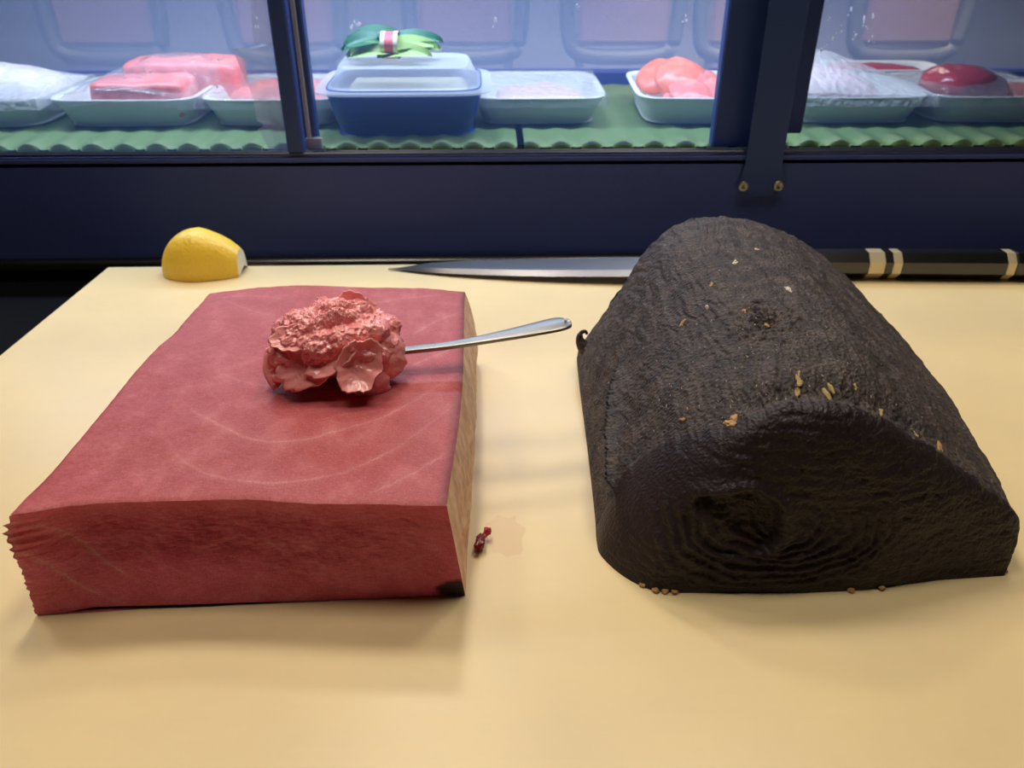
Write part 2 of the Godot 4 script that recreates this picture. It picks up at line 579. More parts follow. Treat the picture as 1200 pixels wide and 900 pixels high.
func display_case() -> void:
	var c := thing("display_case", "black framed refrigerated glass display case behind the cutting board", "display case", Vector3(0, -0.034, -0.9))
	var o := Vector3(0, 0.034, 0.9)
	# front panel under the doors, with a glossy foot rail
	part("front_panel", box(Vector3(2.3, 0.112, 0.02), 0.002), m.glare_tinted_metal, c, o + Vector3(0.1, 0.0225, -0.73))
	part("foot_rail", tube([Vector3(-1.15, 0, 0), Vector3(-0.4, 0, 0), Vector3(0.4, 0, 0), Vector3(1.15, 0, 0)], [0.0085, 0.0085, 0.0085, 0.0085], 20), m.handle, c, o + Vector3(0.1, -0.0215, -0.708))
	var st: SurfaceTool
	st = start()
	for k in [[-0.7215, 0.0805], [-0.7360, 0.0772], [-0.7525, 0.0756]]:
		add_box(st, Vector3(0, k[1], k[0]), Vector3(2.3, 0.003, 0.0025), 0.0008)
	add_box(st, Vector3(0, 0.0716, -0.74), Vector3(2.3, 0.005, 0.04), 0.0008)
	part("door_track", finish(st), m.track, c, o + Vector3(0.1, 0, 0))
	st = start()
	add_box(st, Vector3(0, 0.073 - 0.012 + 0.0075, -0.92), Vector3(2.3, 0.012, 0.34), 0.001, Basis(Vector3.RIGHT, 0.04))
	part("deck", finish(st), m.dark, c, o + Vector3(0.1, -0.0035, 0))
	part("rear_ledge", box(Vector3(2.3, 0.136, 0.03), 0.003), m.glare_tinted_metal, c, o + Vector3(0.1, 0.038, -1.105))
	part("underside", box(Vector3(2.3, 0.02, 0.36), 0.002), m.glare_tinted_metal, c, o + Vector3(0.1, -0.02, -0.92))
	var prof := [Vector3(0, 0.106, -1.105), Vector3(0, 0.16, -1.118), Vector3(0, 0.22, -1.115), Vector3(0, 0.28, -1.085), Vector3(0, 0.325, -1.03), Vector3(0, 0.345, -0.97)]
	var f := func(u: float, v: float) -> Vector3:
		return spline3(prof, v * 5.0) + Vector3((u - 0.5) * 2.3, 0, 0)
	part("curved_glass", grid(f, 40, 30, true), m.glare_veil, c, o + Vector3(0.1, 0, 0))
	part("top_panel", box(Vector3(2.3, 0.02, 0.26), 0.002), m.stile, c, o + Vector3(0.1, 0.352, -0.845))
	for x in [-1.045, 1.245]:
		part("end_panel", box(Vector3(0.012, 0.38, 0.39), 0.002), m.stile, c, o + Vector3(x, 0.158, -0.915))
	# centre post strap with its two screws
	var strap := func(u: float, v: float) -> Vector3:
		var y := lerpf(0.345, 0.0405, v)
		var hw := 0.0172
		if y < 0.052:
			hw = lerpf(0.0120, 0.0215, clampf((y - 0.0405) / 0.0115, 0, 1))
		elif y < 0.07:
			hw = lerpf(0.0215, 0.0172, (y - 0.052) / 0.018)
		return Vector3(lerpf(-hw, hw, u), y, -0.7165)
	var strap_back := func(u: float, v: float) -> Vector3:
		return strap.call(u, v) - Vector3(0, 0, 0.0035)
	var post := part("post_strap", merged([grid(strap, 6, 60, true), grid(strap_back, 6, 60)]), m.stile, c, o + Vector3(0.2515, 0, 0))
	for x in [-0.0165, 0.0167]:
		var sc := func(u: float, v: float) -> Vector3:
			var r: float = [0.0, 0.0014, 0.0016, 0.0042, 0.0047, 0.0047][int(round(v * 5))]
			var z: float = [0.0006, 0.0006, 0.0021, 0.0021, 0.0012, -0.0002][int(round(v * 5))]
			return Vector3(cos(u * TAU) * r, sin(u * TAU) * r, z)
		part("screw", grid(sc, 20, 5, true), m.screw, post, Vector3(x, 0.050, -0.7165))
	# sliding doors
	var door := func(label: String, x0: float, x1: float, z: float, sw: float) -> Node3D:
		var d := thing("sliding_door", label, "glass door", Vector3((x0 + x1) / 2, 0.0815, z), "")
		var w := x1 - x0
		var h := 0.258
		part("stile", box(Vector3(sw, h, 0.014), 0.0015), m.stile, d, Vector3(-w / 2 + sw / 2, h / 2, 0))
		part("stile", box(Vector3(sw, h, 0.014), 0.0015), m.stile, d, Vector3(w / 2 - sw / 2, h / 2, 0))
		part("top_rail", box(Vector3(w - 2 * sw, 0.02, 0.014), 0.0015), m.stile, d, Vector3(0, h - 0.01, 0))
		var pane := part("pane", box(Vector3(w - 2 * sw, h - 0.022, 0.004), 0.0003), m.glass, d, Vector3(0, h / 2 - 0.009, 0))
		return d
	var d1: Node3D = door.call("leftmost sliding glass door of the case with a thin black stile", -0.90, -0.1725, -0.7265, 0.0150)
	var d2: Node3D = door.call("middle sliding glass door in front of the dark blue box and two white trays", -0.1750, 0.2365, -0.7445, 0.0120)
	var d3: Node3D = door.call("rightmost sliding glass door of the case beside the screwed post strap", 0.2515, 0.98, -0.7600, 0.0445)
	var short := d3.get_node("stile") as MeshInstance3D
	short.mesh = box(Vector3(0.0445, 0.249, 0.014), 0.0015)
	short.position.y += 0.0045
	# the middle door's right stile is the wide one
	var wide := d2.get_node("stile_001") as MeshInstance3D
	wide.mesh = box(Vector3(0.0435, 0.258, 0.014), 0.0015)
	wide.position.x = 0.22825 - d2.position.x
	(d2.get_node("pane") as MeshInstance3D).mesh = box(Vector3(0.3705, 0.236, 0.004), 0.0003)
	(d2.get_node("pane") as MeshInstance3D).position.x = -0.0085
	var splashes := [[d1, [[-0.20, 0.19], [-0.237, 0.16], [-0.30, 0.155], [-0.2395, 0.14]]], [d2, [[-0.117, 0.1905], [-0.121, 0.187], [0.003, 0.188], [0.169, 0.19], [0.075, 0.20]]], [d3, [[0.303, 0.191], [0.316, 0.182], [0.334, 0.188], [0.339, 0.181], [0.342, 0.191], [0.331, 0.176], [0.309, 0.172], [0.304, 0.166], [0.3215, 0.195], [0.347, 0.172]]]]
	for s in splashes:
		var d: Node3D = s[0]
		st = start()
		for q in s[1]:
			for k in 3:
				var r := rng.randf_range(0.0006, 0.0017)
				var px := Vector3(q[0] + rng.randf_range(-0.003, 0.003), q[1] + rng.randf_range(-0.004, 0.004), d.position.z + 0.0023) - d.position
				add_box(st, px, Vector3(r * 1.2, r * rng.randf_range(1.0, 2.4), 0.0007), r * 0.4)
		var dr := part("water_spots", finish(st), m.spot, d)
		dr.set_meta("kind", "stuff")
	# pale guide between the two left stiles
	var guide := thing("door_guide", "pale plastic door guide with a foot between the two left stiles", "door guide", Vector3(-0.1700, 0.0805, -0.7365))
	part("strip", box(Vector3(0.004, 0.25, 0.003), 0.0006), m.seal, guide, Vector3(0, 0.127, 0))
	part("foot", box(Vector3(0.015, 0.011, 0.004), 0.001), m.seal, guide, Vector3(0.004, 0.0065, 0.0))
	# LED tube under the top of the case
	var led := thing("led_tube", "cool white LED tube under the top of the glass case", "lamp", Vector3(-0.10, 0.3375, -0.840))
	part("tube", tube([Vector3(-0.5, 0, 0), Vector3(-0.25, 0, 0), Vector3(0.25, 0, 0), Vector3(0.5, 0, 0)], [0.008, 0.008, 0.008, 0.008]), m.led, led, Vector3(0, -0.008, 0))
	part("housing", box(Vector3(1.04, 0.006, 0.024), 0.001), m.seal, led, Vector3(0, 0.0012, 0))
	for x in [-0.51, 0.51]:
		part("end_cap", box(Vector3(0.02, 0.02, 0.02), 0.002), m.seal, led, Vector3(x, -0.008, 0))
	var l := AreaLight3D.new()
	l.name = "led_light"
	l.area_size = Vector2(1.0, 0.016)
	l.light_color = COOL
	l.light_energy = LED_ENERGY
	l.area_normalize_energy = true
	l.area_range = 6.0
	l.area_attenuation = 2.0
	l.shadow_enabled = true
	add_child(l)
	l.position = Vector3(-0.10, 0.3195, -0.840)
	l.rotation_degrees = Vector3(-90, 0, 0)

const LED_ENERGY := 0.47

func deck_at(z: float) -> float:
	return 0.0730 + 0.04 * (-z - 0.76)

func ribbed_mat(label: String, x0: float, x1: float, phase: float) -> void:
	# a softly corrugated sheet, ridges running front to back; its front edge turns down and has a round notch under each trough
	var lam := 0.0305
	var wave := func(x: float) -> float:
		return cos((x - phase) / lam * TAU)
	var n := int((x1 - x0) / lam * 24)
	var z0 := -0.765
	var z1 := -1.06
	var topf := func(u: float, v: float) -> Vector3:
		var x := lerpf(x0, x1, u)
		var z := lerpf(z0, z1, v * v)
		var d := clampf(1.0 - (z0 - z) / 0.006, 0.0, 1.0)
		return Vector3(x, deck_at(z) + 0.0074 + wave.call(x) * lerpf(0.0005, 0.0024, exp(-(z0 - z) / 0.03)) - 0.0012 * d * d, z)
	var under := func(u: float, v: float) -> Vector3:
		return topf.call(u, v) - Vector3(0, 0.0014, 0)
	var lip := func(u: float, v: float) -> Vector3:
		var t: Vector3 = topf.call(u, 0.0)
		var dx := (fposmod((t.x - phase) / lam + 0.0, 1.0) - 0.5) * lam
		var low := deck_at(z0) + 0.0006 + 0.0064 * sqrt(maxf(1.0 - pow(dx / 0.0056, 2.0), 0.0))
		return Vector3(t.x, lerpf(t.y, minf(low, t.y - 0.0004), v), t.z + 0.0022 * sin(v * PI * 0.5))
	var lip_back := func(u: float, v: float) -> Vector3:
		return lip.call(u, v) - Vector3(0, 0, 0.0014)
	var o := part("ribbed_mat", merged([grid(topf, n, 14), grid(under, n, 14, true), grid(lip, n, 5, true), grid(lip_back, n, 5)]), m.green, self)
	tag(o, label, "mat")

func foam_tray(label: String, at: Vector3, hx: float, hz: float, turn := 0.0, h := 0.026) -> Node3D:
	var t := thing("foam_tray", label, "tray", Vector3(at.x, deck_at(at.z) + 0.0102 + at.y, at.z), "")
	t.rotation = Vector3(0.05, turn, 0)
	var i := 0.012
	var rows := [Vector3(hx, 0, 0.01), Vector3(i + 0.004, 0, 0.02), Vector3(i, 0.001, 0.02), Vector3(0.004, h * 0.75, 0.018), Vector3(0.0, h, 0.016), Vector3(0.0015, h + 0.0012, 0.016), Vector3(0.006, h, 0.016), Vector3(0.009, h * 0.75, 0.016), Vector3(i + 0.004, 0.005, 0.018), Vector3(i + 0.01, 0.004, 0.018), Vector3(hx, 0.004, 0.01)]
	part("tray_body", tray_shape(hx, hz, rows), m.foam, t)
	return t

func film_over(t: Node3D, hx: float, hz: float, rim: float, bumps: Array, reach := 0.0, milky := false) -> void:
	# cling film stretched over whatever stands in a tray; bumps: [x, z, radius x, radius z, height]
	var f := func(u: float, v: float) -> Vector3:
		var x := (u - 0.5) * 2.0
		var z := (v - 0.5) * 2.0
		var px := x * (hx + 0.002 + reach)
		var pz := z * (hz + 0.002)
		var y := rim + 0.002
		for b in bumps:
			var d := Vector2((px - b[0]) / b[2], (pz - b[1]) / b[3]).length()
			y = maxf(y, lerpf(rim + 0.002, b[4], clampf(1.35 - d, 0.0, 1.0)))
		y += 0.0012 * noise_a.get_noise_3d(px * 60.0, pz * 25.0, rim * 90.0)
		var e := maxf(absf(x), absf(z))
		if e > 0.97:
			y -= (e - 0.97) / 0.03 * 0.010
		return Vector3(px, y, pz)
	part("cling_film", grid(f, 60, 48, true), m.film_milky if milky else m.film, t)

func case_contents() -> void:
	ribbed_mat("green ribbed mat under the trays behind the left and middle doors", -0.80, 0.0235, -0.1105)
	ribbed_mat("green ribbed mat under the trays to the right of the dark slot", 0.0305, 0.98, 0.005)
	# 1 far left package
	var t := foam_tray("white tray at the far left holding a film wrapped pale fillet", Vector3(-0.558, 0, -0.8930), 0.100, 0.07)
	film_over(t, 0.10, 0.07, 0.0265, [[0.0, 0.0, 0.10, 0.06, 0.050], [-0.03, 0.02, 0.05, 0.05, 0.056]], 0.0, true)
	var o := part("fish_fillet", lump(Vector3(0.088, 0.022, 0.050), 2.6, 0.006, 18.0, 1.0), m.white_fish, self, Vector3(-0.553, deck_at(-0.8930) + 0.0385, -0.8950), Vector3(0.06, 0.1, -0.06))
	tag(o, "pale whitish fish fillet wrapped in film at the far left of the case", "fish")
	# 2 salmon pink blocks
	t = foam_tray("white tray under two film wrapped salmon pink fish blocks", Vector3(-0.378, 0, -0.8930), 0.075, 0.07)
	film_over(t, 0.075, 0.07, 0.0265, [[0.0, 0.035, 0.06, 0.04, 0.044], [0.035, -0.02, 0.075, 0.05, 0.056]], 0.008)
	o = part("fish_block", lump(Vector3(0.0475, 0.0185, 0.030), 7.0, 0.0025, 30.0, 2.0), m.pink, self, Vector3(-0.363, deck_at(-0.87) + 0.0335, -0.8600), Vector3(0.06, 0.03, 0.0))
	tag(o, "front and lower of two salmon pink fish blocks on the left tray", "fish")
	o = part("fish_block", lump(Vector3(0.062, 0.0235, 0.0295), 7.0, 0.003, 24.0, 5.0), m.pink, self, Vector3(-0.340, deck_at(-0.93) + 0.0380, -0.9250), Vector3(0.06, 0.0, 0.0))
	tag(o, "rear and higher of two salmon pink fish blocks on the left tray", "fish")
	# 3 tray behind the two left stiles
	t = foam_tray("white tray seen behind the two left door stiles", Vector3(-0.228, 0, -0.8930), 0.072, 0.07)
	film_over(t, 0.072, 0.07, 0.0265, [[0.03, 0.01, 0.04, 0.05, 0.034]], 0.0)
	o = part("fish_fillet", lump(Vector3(0.058, 0.013, 0.048), 3.0, 0.004, 24.0, 7.0), m.pink, self, Vector3(-0.222, deck_at(-0.8930) + 0.0275, -0.8930), Vector3(0.06, 0, 0))
	tag(o, "pink fish fillet behind the two left door stiles", "fish")
	# 4 black box with a clear lid
	var bx := thing("takeout_box", "dark blue takeout box with a clear domed lid in the middle of the case", "box", Vector3(-0.088, deck_at(-0.8430) + 0.0102, -0.8460))
	bx.rotation = Vector3(0.06, 0.02, 0)
	part("box_body", tray_shape(0.077, 0.060, [Vector3(0.076, 0, 0.02), Vector3(0.012, 0, 0.02), Vector3(0.009, 0.002, 0.02), Vector3(0.0, 0.0385, 0.016), Vector3(0.0035, 0.0385, 0.016), Vector3(0.012, 0.004, 0.016), Vector3(0.076, 0.004, 0.01)]), m.box, bx)
	part("added_bounce_slab", box(Vector3(0.124, 0.018, 0.090), 0.006), m.band_white, bx, Vector3(0, 0.0275, 0))  # added unseen white slab that bounces light up into the lid
	part("lid", tray_shape(0.087, 0.066, [Vector3(0.0005, 0.0388, 0.02), Vector3(0.0, 0.0405, 0.02), Vector3(0.003, 0.0415, 0.02), Vector3(0.012, 0.0425, 0.02), Vector3(0.015, 0.0445, 0.02), Vector3(0.0215, 0.0575, 0.018), Vector3(0.025, 0.0605, 0.018), Vector3(0.04, 0.0612, 0.016), Vector3(0.065, 0.0612, 0.01)]), m.lid, bx)
	var g := thing("leaf_garnish", "bundle of green bamboo leaves tied with a pink band on the clear lid", "garnish", Vector3(-0.100, deck_at(-0.8430) + 0.0102 + 0.0635, -0.8380))
	var blades := [[-0.024, 0.006, 0.050, 0.55, 0, 0.010], [-0.030, -0.004, 0.046, -0.30, 0, 0.004], [-0.016, -0.012, 0.052, 0.15, 0, 0.014], [0.018, 0.004, 0.056, 0.10, 1, 0.006], [0.022, -0.010, 0.060, -0.12, 0, 0.010], [-0.018, 0.016, 0.050, 0.10, 1, 0.001], [0.014, 0.016, 0.056, -0.15, 1, 0.0], [0.030, 0.000, 0.040, 0.05, 1, 0.003]]
	for q in blades:
		var len: float = q[2]
		var lf := func(u: float, v: float) -> Vector3:
			var s := u * 2.0 - 1.0
			var wd := 0.0105 * sqrt(maxf(1.0 - s * s, 0.0)) * (1.0 - 0.2 * s)
			return Vector3(s * len / 2, 0.0060 * (1.0 - s * s) + absf(v - 0.5) * 0.008, (v - 0.5) * 2.0 * wd)
		part("leaf", grid(lf, 14, 6), m.leaf if q[4] == 0 else m.leaf_pale, g, Vector3(q[0], 0.001 + q[5], q[1]), Vector3(0.55, q[3], 0.05))
	var band := func(u: float, v: float) -> Vector3:
		var a := u * TAU
		return Vector3((v - 0.5) * 0.009, 0.0115 + sin(a) * 0.0125, cos(a) * 0.019)
	part("band", grid(band, 24, 2), m.band, g, Vector3(-0.001, 0.0, 0.003))
	for x in [-0.0068, 0.0058]:
		part("band_edge", grid(func(u: float, v: float) -> Vector3: return Vector3((v - 0.5) * 0.004, 0.0115 + sin(u * TAU) * 0.0128, cos(u * TAU) * 0.0193), 24, 2), m.band_white, g, Vector3(x, 0, 0.003))
	# 5 white tray, pale fish
	t = foam_tray("white tray with a pale pink fillet right of the dark blue box", Vector3(0.048, 0, -0.9000), 0.071, 0.075)
	film_over(t, 0.071, 0.075, 0.0265, [])
	o = part("fish_fillet", lump(Vector3(0.048, 0.010, 0.045), 2.2, 0.004, 26.0, 9.0), m.pale, self, Vector3(0.052, deck_at(-0.8930) + 0.0255, -0.8930), Vector3(0.06, 0.3, 0))
	tag(o, "low pale pink fish fillet in the tray right of the dark blue box", "fish")
	# 6 salmon slices
	t = foam_tray("white tray heaped with salmon slices beside the centre post", Vector3(0.226, 0, -0.9000), 0.073, 0.078, -0.05, 0.026)
	var slices := [[0.190, 0.040, -0.930, 0.75, 0.30, 0.034], [0.203, 0.046, -0.9000, 0.95, 0.30, 0.034], [0.216, 0.037, -0.893, 0.55, 0.18, 0.040], [0.236, 0.031, -0.880, 0.30, 0.0, 0.042], [0.222, 0.030, -0.874, 0.25, -0.2, 0.038], [0.258, 0.026, -0.885, -0.1, -0.25, 0.036]]
	var which := ["salmon slice at the back left of the heap beside the centre post", "salmon slice that tops the heap beside the centre post", "broad pale salmon slice draped across the middle of the heap by the post", "salmon slice lying just right of the middle of the heap by the post", "salmon slice nearest the glass in the heap beside the centre post", "salmon slice half hidden by the centre post at the right of the heap"]
	var si := 0
	for q in slices:
		var sl := func(u: float, v: float) -> Vector3:
			var a := u * TAU
			var s := v * 2.0 - 1.0
			var r := pow(maxf(1.0 - pow(absf(s), 4.0), 0.0), 0.5)
			var p := Vector3(s * q[5], sin(a) * 0.0065 * r, cos(a) * 0.023 * r)
			p.y += -0.010 * s * s + 0.0015 * noise_a.get_noise_3d(p.x * 60.0 + q[0] * 100.0, p.y * 60.0, p.z * 60.0)
			return p
		o = part("salmon_slice", grid(sl, 28, 24, true), m.pink if q[3] < 0.6 else m.orange_fish, self, Vector3(q[0] + 0.006, deck_at(q[2]) + 0.0102 + q[1] - 0.006, q[2]), Vector3(0.35, q[3], q[4]))
		tag(o, which[si], "fish", "heaped salmon slices beside the centre post")
		si += 1
	# 7 right door
	t = foam_tray("white tray right of the post holding a film wrapped pale fish", Vector3(0.385, 0, -0.8930), 0.072, 0.07)
	film_over(t, 0.072, 0.07, 0.0265, [[-0.045, -0.02, 0.09, 0.07, 0.058], [0.02, 0.01, 0.05, 0.05, 0.034]], 0.004, true)
	o = part("fish_fillet", lump(Vector3(0.058, 0.017, 0.046), 2.4, 0.005, 22.0, 12.0), m.pale, self, Vector3(0.372, deck_at(-0.8930) + 0.0345, -0.8960), Vector3(0.06, 0.2, -0.16))
	tag(o, "pale pink wrapped fish just right of the centre post", "fish")
	t = foam_tray("white tray at the right edge holding a shiny red fillet", Vector3(0.532, 0, -0.8930), 0.074, 0.07)
	film_over(t, 0.074, 0.07, 0.0265, [[-0.01, 0.0, 0.05, 0.05, 0.044], [0.05, 0.02, 0.03, 0.03, 0.036]])
	o = part("tuna_fillet", lump(Vector3(0.050, 0.020, 0.040), 2.2, 0.004, 22.0, 14.0), m.red_fish, self, Vector3(0.520, deck_at(-0.8930) + 0.0365, -0.8880), Vector3(0.06, 0.35, -0.1))
	tag(o, "shiny domed red fillet in the tray at the right edge", "fish")
	o = part("salmon_slice", lump(Vector3(0.022, 0.010, 0.030), 2.4, 0.003, 22.0, 16.0), m.orange_fish, self, Vector3(0.586, deck_at(-0.8930) + 0.0265, -0.8930), Vector3(0.06, 0, 0))
	tag(o, "orange salmon piece beside the domed red fillet at the right edge", "fish")
	t = foam_tray("white tray at the back behind the right door", Vector3(0.48, 0, -1.015), 0.075, 0.035)
	o = part("tuna_fillet", lump(Vector3(0.062, 0.012, 0.022), 3.0, 0.003, 22.0, 18.0), m.red_fish, self, Vector3(0.475, deck_at(-1.015) + 0.0275, -1.012), Vector3(0.06, 0.0, -0.03))
	tag(o, "flat dark red fillet on the rear tray behind the right door", "fish")
	# plastic sheet that hangs inside the left door
	var outline := func(u: float, v: float) -> Vector3:
		var y := lerpf(0.080, 0.30, v)
		var left := -0.208
		if y < 0.105:
			left = -0.2105 - 0.006 * clampf((y - 0.085) / 0.015, 0, 1) * (1.0 if y < 0.1005 else 0.2)
		elif y < 0.168:
			left = -0.2165 - 0.012 * clampf((y - 0.125) / 0.04, 0, 1)
		else:
			left = -0.2100 + 0.004 * clampf((y - 0.168) / 0.05, 0, 1)
		return Vector3(lerpf(left, -0.1805, u), y, -0.7415 + 0.0022 * sin(u * 9.0 + y * 20.0))
	o = part("plastic_sheet", grid(outline, 16, 90), m.sheet, self)
	tag(o, "cloudy plastic sheet hanging inside the left glass door", "plastic sheet")

func chairs() -> void:
	var proto := thing("bar_chair", "brown bar chair with grey tube frame, blurred behind the case", "chair", Vector3(0, FLOOR, -2.3), "bar chairs beyond the glass case")
	part("seat", box(Vector3(0.36, 0.06, 0.36), 0.02), m.seat, proto, Vector3(0, 0.70, 0.0))
	part("backrest", box(Vector3(0.27, 0.34, 0.03), 0.014), m.seat, proto, Vector3(0, 1.075, -0.17))
	var loop := [Vector3(-0.165, 1.36, -0.19), Vector3(-0.165, 1.1, -0.18), Vector3(-0.160, 0.95, -0.175), Vector3(-0.13, 0.885, -0.175), Vector3(0.0, 0.872, -0.175), Vector3(0.13, 0.885, -0.175), Vector3(0.160, 0.95, -0.175), Vector3(0.165, 1.1, -0.18), Vector3(0.165, 1.36, -0.19)]
	part("back_frame", tube(loop, [0.022, 0.022, 0.022, 0.022, 0.022, 0.022, 0.022, 0.022, 0.022]), m.tube, proto)
	for x in [-0.155, 0.155]:
		for z in [-0.15, 0.15]:
			part("leg", tube([Vector3(x * 1.15, 0, z * 1.15), Vector3(x * 1.08, 0.35, z * 1.08), Vector3(x, 0.68, z)], [0.013, 0.013, 0.013]), m.tube, proto)
		part("back_post", tube([Vector3(x * 0.8, 0.70, -0.16), Vector3(x * 0.8, 0.80, -0.172), Vector3(x * 0.8, 0.90, -0.175)], [0.012, 0.012, 0.012]), m.tube, proto)
	part("foot_rest", box(Vector3(0.31, 0.02, 0.02), 0.005), m.tube, proto, Vector3(0, 0.30, 0.16))
	var xs := [1.235, 0.775, 0.385, -0.075, -0.60, -1.12]
	for k in xs.size():
		var c := proto
		if k > 0:
			c = proto.duplicate()
			c.name = numbered("bar_chair")
			add_child(c)
		c.position.x = xs[k]
		c.set_meta("label", "brown bar chair with grey frame beyond the glass, " + ["behind the domed red fillet", "behind the centre post", "behind the heaped salmon slices", "above the pale fillet tray", "behind the left door stiles", "above the far left package"][k])

# ------------------------------------------------------------------ the raw tuna block
const TUNA_H := 0.054

func tuna_image(w: int, h: int, lines: Array, base: Color, seed_: int, front: bool) -> ImageTexture:
	var map := PackedFloat32Array()
	map.resize(w * h)
	for l in lines:
		stroke(map, w, h, l[0], l[1] * (3.6 if not front else 2.4), l[2] * 0.45, 5.0)
		stroke(map, w, h, l[0], l[1], l[2] * (1.2 if not front else 1.0), 3.0)
	var n1 := FastNoiseLite.new()
	n1.seed = seed_
	n1.frequency = 0.008
	n1.fractal_octaves = 4
	var n2 := FastNoiseLite.new()
	n2.seed = seed_ + 1
	n2.frequency = 0.16
	n2.fractal_octaves = 3
	var ia := n1.get_image(w, h)
	var ib := n2.get_image(w, h)
	var img := Image.create(w, h, false, Image.FORMAT_RGB8)
	var fat := Color(0.85, 0.60, 0.60)
	for y in h:
		for x in w:
			var a := ia.get_pixel(x, y).r - 0.5
			var b := ib.get_pixel(x, y).r - 0.5
			# short fibres
			var c := ib.get_pixel(x / 4, y).r - 0.5
			var k := 1.0 + 0.24 * a + 0.32 * b + 0.20 * c
			var col := Color(base.r * (1.0 + 0.10 * a + 0.16 * b + 0.10 * c), base.g * k, base.b * k)
			var f := map[y * w + x] * (0.7 + 0.9 * (b + 0.35))
			if b > 0.2:
				f += (b - 0.2) * 0.9
			f += 0.10 * smoothstep(0.05, 0.3, a) + maxf(c - 0.12, 0.0) * 0.5
			col = col.lerp(fat, clampf(f, 0.0, 0.85))
			if not front:
				# the cut edge at the skin side is browner and darker
				var u := float(x) / w
				if u > 0.965:
					col = col.lerp(Color(0.42, 0.20, 0.20), smoothstep(0.965, 1.0, u + 0.01 * a) * 0.6)
			else:
				# dark bloodline in the lower right corner
				var q := Vector2((float(x) / w - 0.985) / 0.055, (float(y) / h - 0.93) / 0.12)
				var dd := q.length() + a * 0.9
				if dd < 1.0:
					col = col.lerp(Color(0.13, 0.04, 0.06), smoothstep(1.0, 0.45, dd) * 0.95)
			img.set_pixel(x, y, col)
	return ImageTexture.create_from_image(img)

